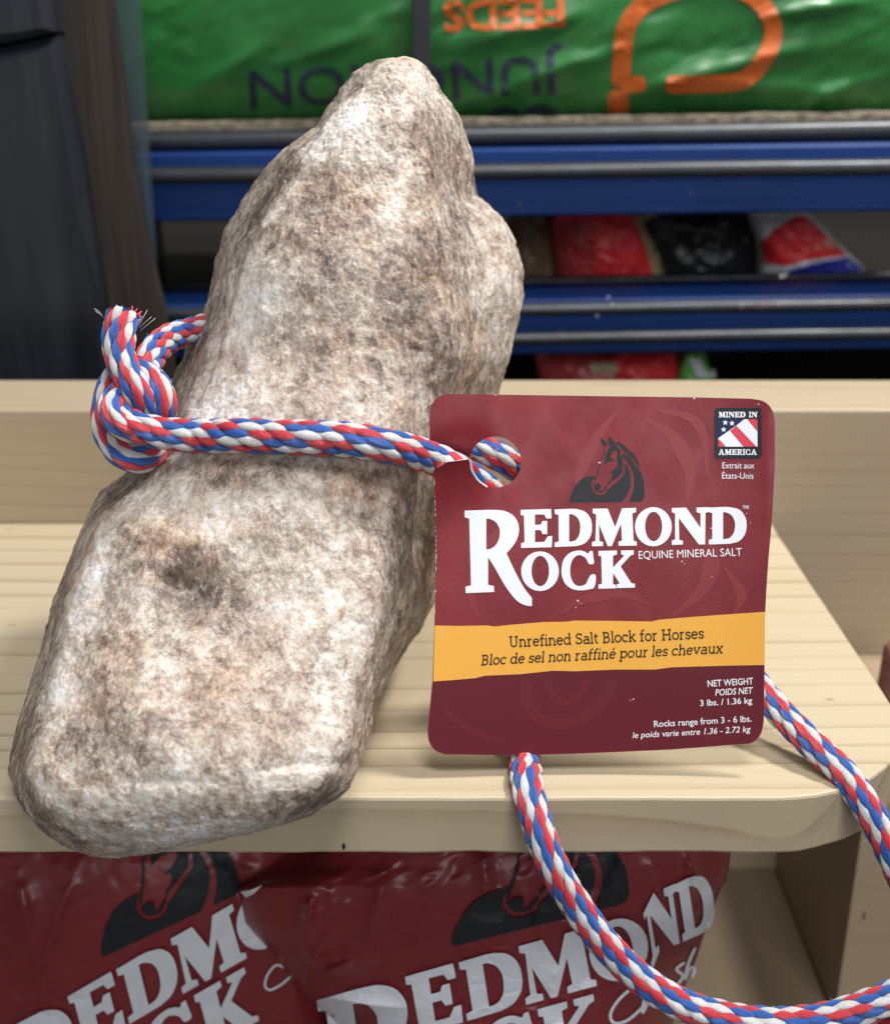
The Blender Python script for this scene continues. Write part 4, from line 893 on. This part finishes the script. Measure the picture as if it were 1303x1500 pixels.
# =================================================================== the rope
NW = 12; STP = 0.0062
rope = thing('braided_rope', tuple(at_Y(200, 680, 0.02)), 'red, white and blue braided rope tied round the rock and looping over the shelf edge', 'rope')
ACC = {'red': [], 'white': [], 'blue': [], 'core': []}
SEQ = ['white', 'blue', 'red']
FUZ = []
def rope_seg(ctrl, rad=0.0046, phase=0, tilt=0.27, n0=0.0, squash=None):
    """ctrl: (px, py, depth) photo pixels and distance along the camera axis"""
    C = np.array([at_depth(a, b, c) for a, b, c in ctrl]); P = smoothpts(C, 24)
    L = np.r_[0, np.cumsum(np.linalg.norm(np.diff(P, axis=0), axis=1))]; n = max(8, int(L[-1] / 0.0006)); s = np.linspace(0, L[-1], n)
    P = np.stack([np.interp(s, L, P[:, k]) for k in range(3)], 1); T_ = np.gradient(P, axis=0); T_ /= np.linalg.norm(T_, axis=1)[:, None]
    N_ = np.zeros_like(T_); v = np.array([0, -0.5, 0.86]) if abs(T_[0][2]) < 0.85 else np.array([0, -1.0, 0])
    for k in range(n):
        v = v - T_[k] * v.dot(T_[k]); v /= np.linalg.norm(v); N_[k] = v
    B_ = np.cross(T_, N_); radf = np.interp(s, np.linspace(0, L[-1], len(ctrl)), np.broadcast_to(rad, (len(ctrl),)))
    def pos(ss, th, rr):
        out = []
        for A in (P, N_, B_): out.append(np.stack([np.interp(ss, s, A[:, k]) for k in range(3)], -1))
        return out[0] + rr[..., None] * (np.cos(th)[..., None] * out[1] + np.sin(th)[..., None] * out[2])
    na, nb = 11, 7; a = np.linspace(-1, 1, na)[:, None]; psi = np.linspace(-1.5, 1.5, nb)[None, :]
    ni = int(L[-1] / STP) + 12
    for j in range(NW):
        for i in range(-8, ni):
            s0 = (i + j * 0.5 - 3) * STP
            if s0 < -STP * 0.5 or s0 > L[-1] + STP * 0.5: continue
            jit = rng.normal(0, 1, 4)
            hl = STP * 0.84 * (1 + 0.05 * jit[0]); th0 = 2 * math.pi * j / NW + n0 + 0.035 * jit[1]
            ss = s0 + a * hl + 0 * psi; th = th0 + tilt * a * (1 + 0.15 * jit[2])
            r0 = float(np.interp(s0, s, radf)); wid = (2 * math.pi / NW) * 0.68
            prof = np.clip(1 - np.abs(a) ** 2.0, 0, 1) ** 0.74
            fa = -a if tilt > 0 else -a
            rr = r0 * (0.68 + 0.16 * prof + (0.19 + 0.014 * jit[3]) * prof * np.cos(psi)) + r0 * 0.05 * np.sin(a * 2.2)
            tht = th + wid * prof * np.sin(psi) * 1.0
            if s0 < 0 or s0 > L[-1]: ss = np.clip(ss, 0.0, L[-1])
            V = pos(np.clip(ss, 0, L[-1]), tht, rr + 0 * ss)
            uvs = np.stack([np.broadcast_to(a, V.shape[:2]) * 2 + j * 3.1 + i * 1.7, np.broadcast_to(psi, V.shape[:2]) + j * 5 + i * 0.37], -1)
            ACC[SEQ[(((i + 8 + phase) // 2) - j) % 3]].append((V.reshape(-1, 3), uvs.reshape(-1, 2), na, nb))
    for _ in range(int(L[-1] / 0.0016)):
        ss = rng.random() * L[-1]; th = rng.random() * 2 * math.pi; b = pos(np.array([ss]), np.array([th]), np.array([np.interp(ss, s, radf) * 0.96]))[0]; c = np.array([np.interp(ss, s, P[:, k]) for k in range(3)])
        nn = (b - c) / np.linalg.norm(b - c); tt_ = rng.normal(size=3); tt_ /= np.linalg.norm(tt_); ln = 0.0007 + 0.0013 * rng.random() ** 2
        m1 = b + (nn * 0.8 + tt_ * 0.6) * ln * 0.55; m2 = m1 + (nn * 0.2 + tt_ + rng.normal(size=3) * 0.4) * ln * 0.5; sd = np.cross(nn, tt_); sd /= np.linalg.norm(sd) + 1e-9; sd = sd * 0.000035
        FUZ.append([b - sd, b + sd, m1 - sd, m1 + sd, m2])
    # dark inner core, paints shade into the gaps between yarns
    m = max(6, int(L[-1] / 0.002)); sc2 = np.linspace(0, L[-1], m)[:, None]; th = np.linspace(0, 2 * math.pi, 12, endpoint=False)[None]
    rc = np.interp(sc2, s, radf) * 0.74; rc[0] *= 0.3; rc[-1] *= 0.3
    V = pos(sc2 + 0 * th, th + 0 * sc2, rc + 0 * th); ACC['core'].append((V.reshape(-1, 3), np.zeros((m * 12, 2)), m, 12))
    return P
rf = rock_front
RD = 0.0046
front_pts = []
for x, y in ((196, 624), (228, 633), (262, 637), (300, 638), (350, 638), (400, 639), (450, 641), (500, 643), (550, 650), (600, 661)):
    front_pts.append((x, y, max(0.3, rf(max(x, 245), y) - RD * 1.12)))
d0 = front_pts[3][2]
front_pts[0] = (196, 624, d0 - 0.001); front_pts[1] = (228, 633, d0 - 0.0005); front_pts[2] = (262, 637, d0)
zt_ = lambda x, y: float(tag_depth(np.array(float(x)), np.array(float(y))))
d9 = min(front_pts[-1][2], 0.3550)
front_pts[-1] = (600, 661, d9)
front_pts += [(640, 674, 0.3578), (668, 688, 0.3618), (696, 706, 0.368), (728, 730, 0.374), (765, 762, 0.378), (800, 800, 0.382), (790, 900, 0.384), (765, 1000, 0.382), (760, 1060, 0.3765)]
rope_main = [(172, 606, d0 + 0.003)] + front_pts
lower = [(760, 1060, 0.3765), (768, 1110, 0.3680), (772, 1150, 0.3540), (784, 1200, 0.3465), (806, 1260, 0.343), (846, 1330, 0.343), (894, 1392, 0.344), (950, 1443, 0.345), (1015, 1478, 0.345), (1090, 1496, 0.345), (1170, 1498, 0.345), (1240, 1484, 0.345), (1300, 1462, 0.345), (1360, 1430, 0.346), (1420, 1380, 0.348)]
rope_seg(rope_main + lower[1:], rad=[RD * 0.92, RD] + [RD * 1.05] * (len(rope_main) - 2) + [RD * 0.97] * (len(lower) - 1))
# upper strand: behind the hole, out at the tag's right edge, over the corner
d1 = 0.385
rope_seg([(560, 610, 0.398), (640, 628, 0.386), (690, 650, 0.379), (728, 668, 0.3775), (768, 694, 0.379), (850, 760, 0.386), (960, 850, 0.392), (1060, 945, 0.388), (1122, 1022, 0.378), (1180, 1082, 0.368), (1236, 1136, 0.360), (1280, 1200, 0.354), (1312, 1266, 0.352), (1340, 1340, 0.352), (1352, 1420, 0.350), (1330, 1480, 0.350), (1290, 1506, 0.351)], rad=RD * 0.97, phase=3)
# knot: strand from behind the rock
zk = d0 + 0.004
rope_seg([(352, 470, 0.420), (318, 474, 0.408), (288, 484, 0.396), (252, 494, 0.385), (228, 512, 0.374), (216, 540, 0.366), (226, 572, 0.362), (236, 606, 0.362), (226, 640, 0.364)], rad=RD * 0.98, phase=1)
# knot: tail and outer loop
rope_seg([(180, 462, zk + .004), (174, 490, zk + .0015), (176, 520, zk), (188, 552, zk - .0015), (204, 580, zk - .001), (216, 606, zk + .004), (226, 640, zk + .007), (222, 664, zk + .004), (200, 672, zk + .001), (174, 660, zk + .001), (158, 630, zk + .002), (156, 596, zk + .004), (166, 562, zk + .008), (186, 540, zk + .011), (212, 548, zk + .008), (232, 570, zk + .004), (238, 596, zk + .004), (232, 622, zk + .009)], rad=[RD * 1.02, RD * 1.04, RD * .98] + [RD * .92] * 15, phase=2)
# knot: strand wrapping into the front run
rope_seg([(222, 560, zk + .012), (196, 566, zk + .004), (172, 582, zk - .001), (164, 602, d0 - .001), (176, 620, d0 - .002), (206, 634, d0 - .0005)], rad=RD * .86, phase=4)
def flush(name, key, mat):
    Vs, Us, Fs, n = [], [], [], 0
    for V, U, na, nb in ACC[key]:
        wrap = key == 'core'; Vs.append(V); Us.append(U)
        Fs.append(np.array(grid_faces(na, nb, wrap=wrap, flip=True)) + n); n += len(V)
    o = mesh(name, np.concatenate(Vs), np.concatenate(Fs), mat, rope, uv=np.concatenate(Us)); return o
flush('red_yarn', 'red', M['y_red']); flush('white_yarn', 'white', M['y_white']); flush('blue_yarn', 'blue', M['y_blue']); flush('rope_core', 'core', M['core'])
fz = np.array(FUZ).reshape(-1, 3); fo = mesh('stray_fibres', fz, [x for k in range(len(FUZ)) for x in ([5 * k, 5 * k + 1, 5 * k + 3, 5 * k + 2], [5 * k + 2, 5 * k + 3, 5 * k + 4])], NT('stray_fibre', (0.62, 0.58, 0.60), 0.5).m, rope, kind='stuff')
# frayed end: short melted tufts and a few loose hairs
tip = at_depth(180, 458, zk + .004); tv_, tf_ = {k: [] for k in ('red', 'white', 'blue')}, {k: [] for k in ('red', 'white', 'blue')}
for k in range(420):
    c = random.choice(['red', 'white', 'blue', 'blue', 'blue', 'red']); a = rng.random() * 2 * math.pi; r = 0.0040 * math.sqrt(rng.random())
    b = tip + np.array([r * math.cos(a), r * math.sin(a) * 0.8, -0.0022 + 0.0008 * rng.normal()]); ln = 0.0014 + 0.0013 * rng.random() ** 2
    d = np.array([0.5 * math.cos(a) * r / 0.004 + 0.55 * rng.normal() + 0.15, 0.5 * rng.normal(), 0.9]); d /= np.linalg.norm(d); sd = np.cross(d, [0, 1, 0]); sd /= np.linalg.norm(sd); fw = np.cross(sd, d); wdt = 0.00028
    n = len(tv_[c]); tv_[c] += [b + sd * wdt, b - sd * wdt, b + fw * wdt, b + d * ln + sd * wdt * .5, b + d * ln - sd * wdt * .5, b + d * ln + fw * wdt * .5]
    tf_[c] += [[n, n + 1, n + 4, n + 3], [n + 1, n + 2, n + 5, n + 4], [n + 2, n, n + 3, n + 5], [n + 3, n + 4, n + 5]]
for c in tv_: mesh('frayed_tuft', tv_[c], tf_[c], M['y_' + c], rope)
M['hair'] = NT('loose_fibre', (0.72, 0.68, 0.62), 0.5).m
for p in (q(152,466,140,456), q(202,478,214,458), q(204,480,222,464), q(206,484,228,466), q(206,470,216,454), q(150,462,138,452)):
    pts = [at_depth(*p[0], zk + .002), at_depth((p[0][0] + p[1][0]) / 2 + 1, (p[0][1] + p[1][1]) / 2 - 1, zk + .001), at_depth(*p[1], zk)]
    tube('loose_fibre', pts, 0.00007, M['hair'], rope, 5)
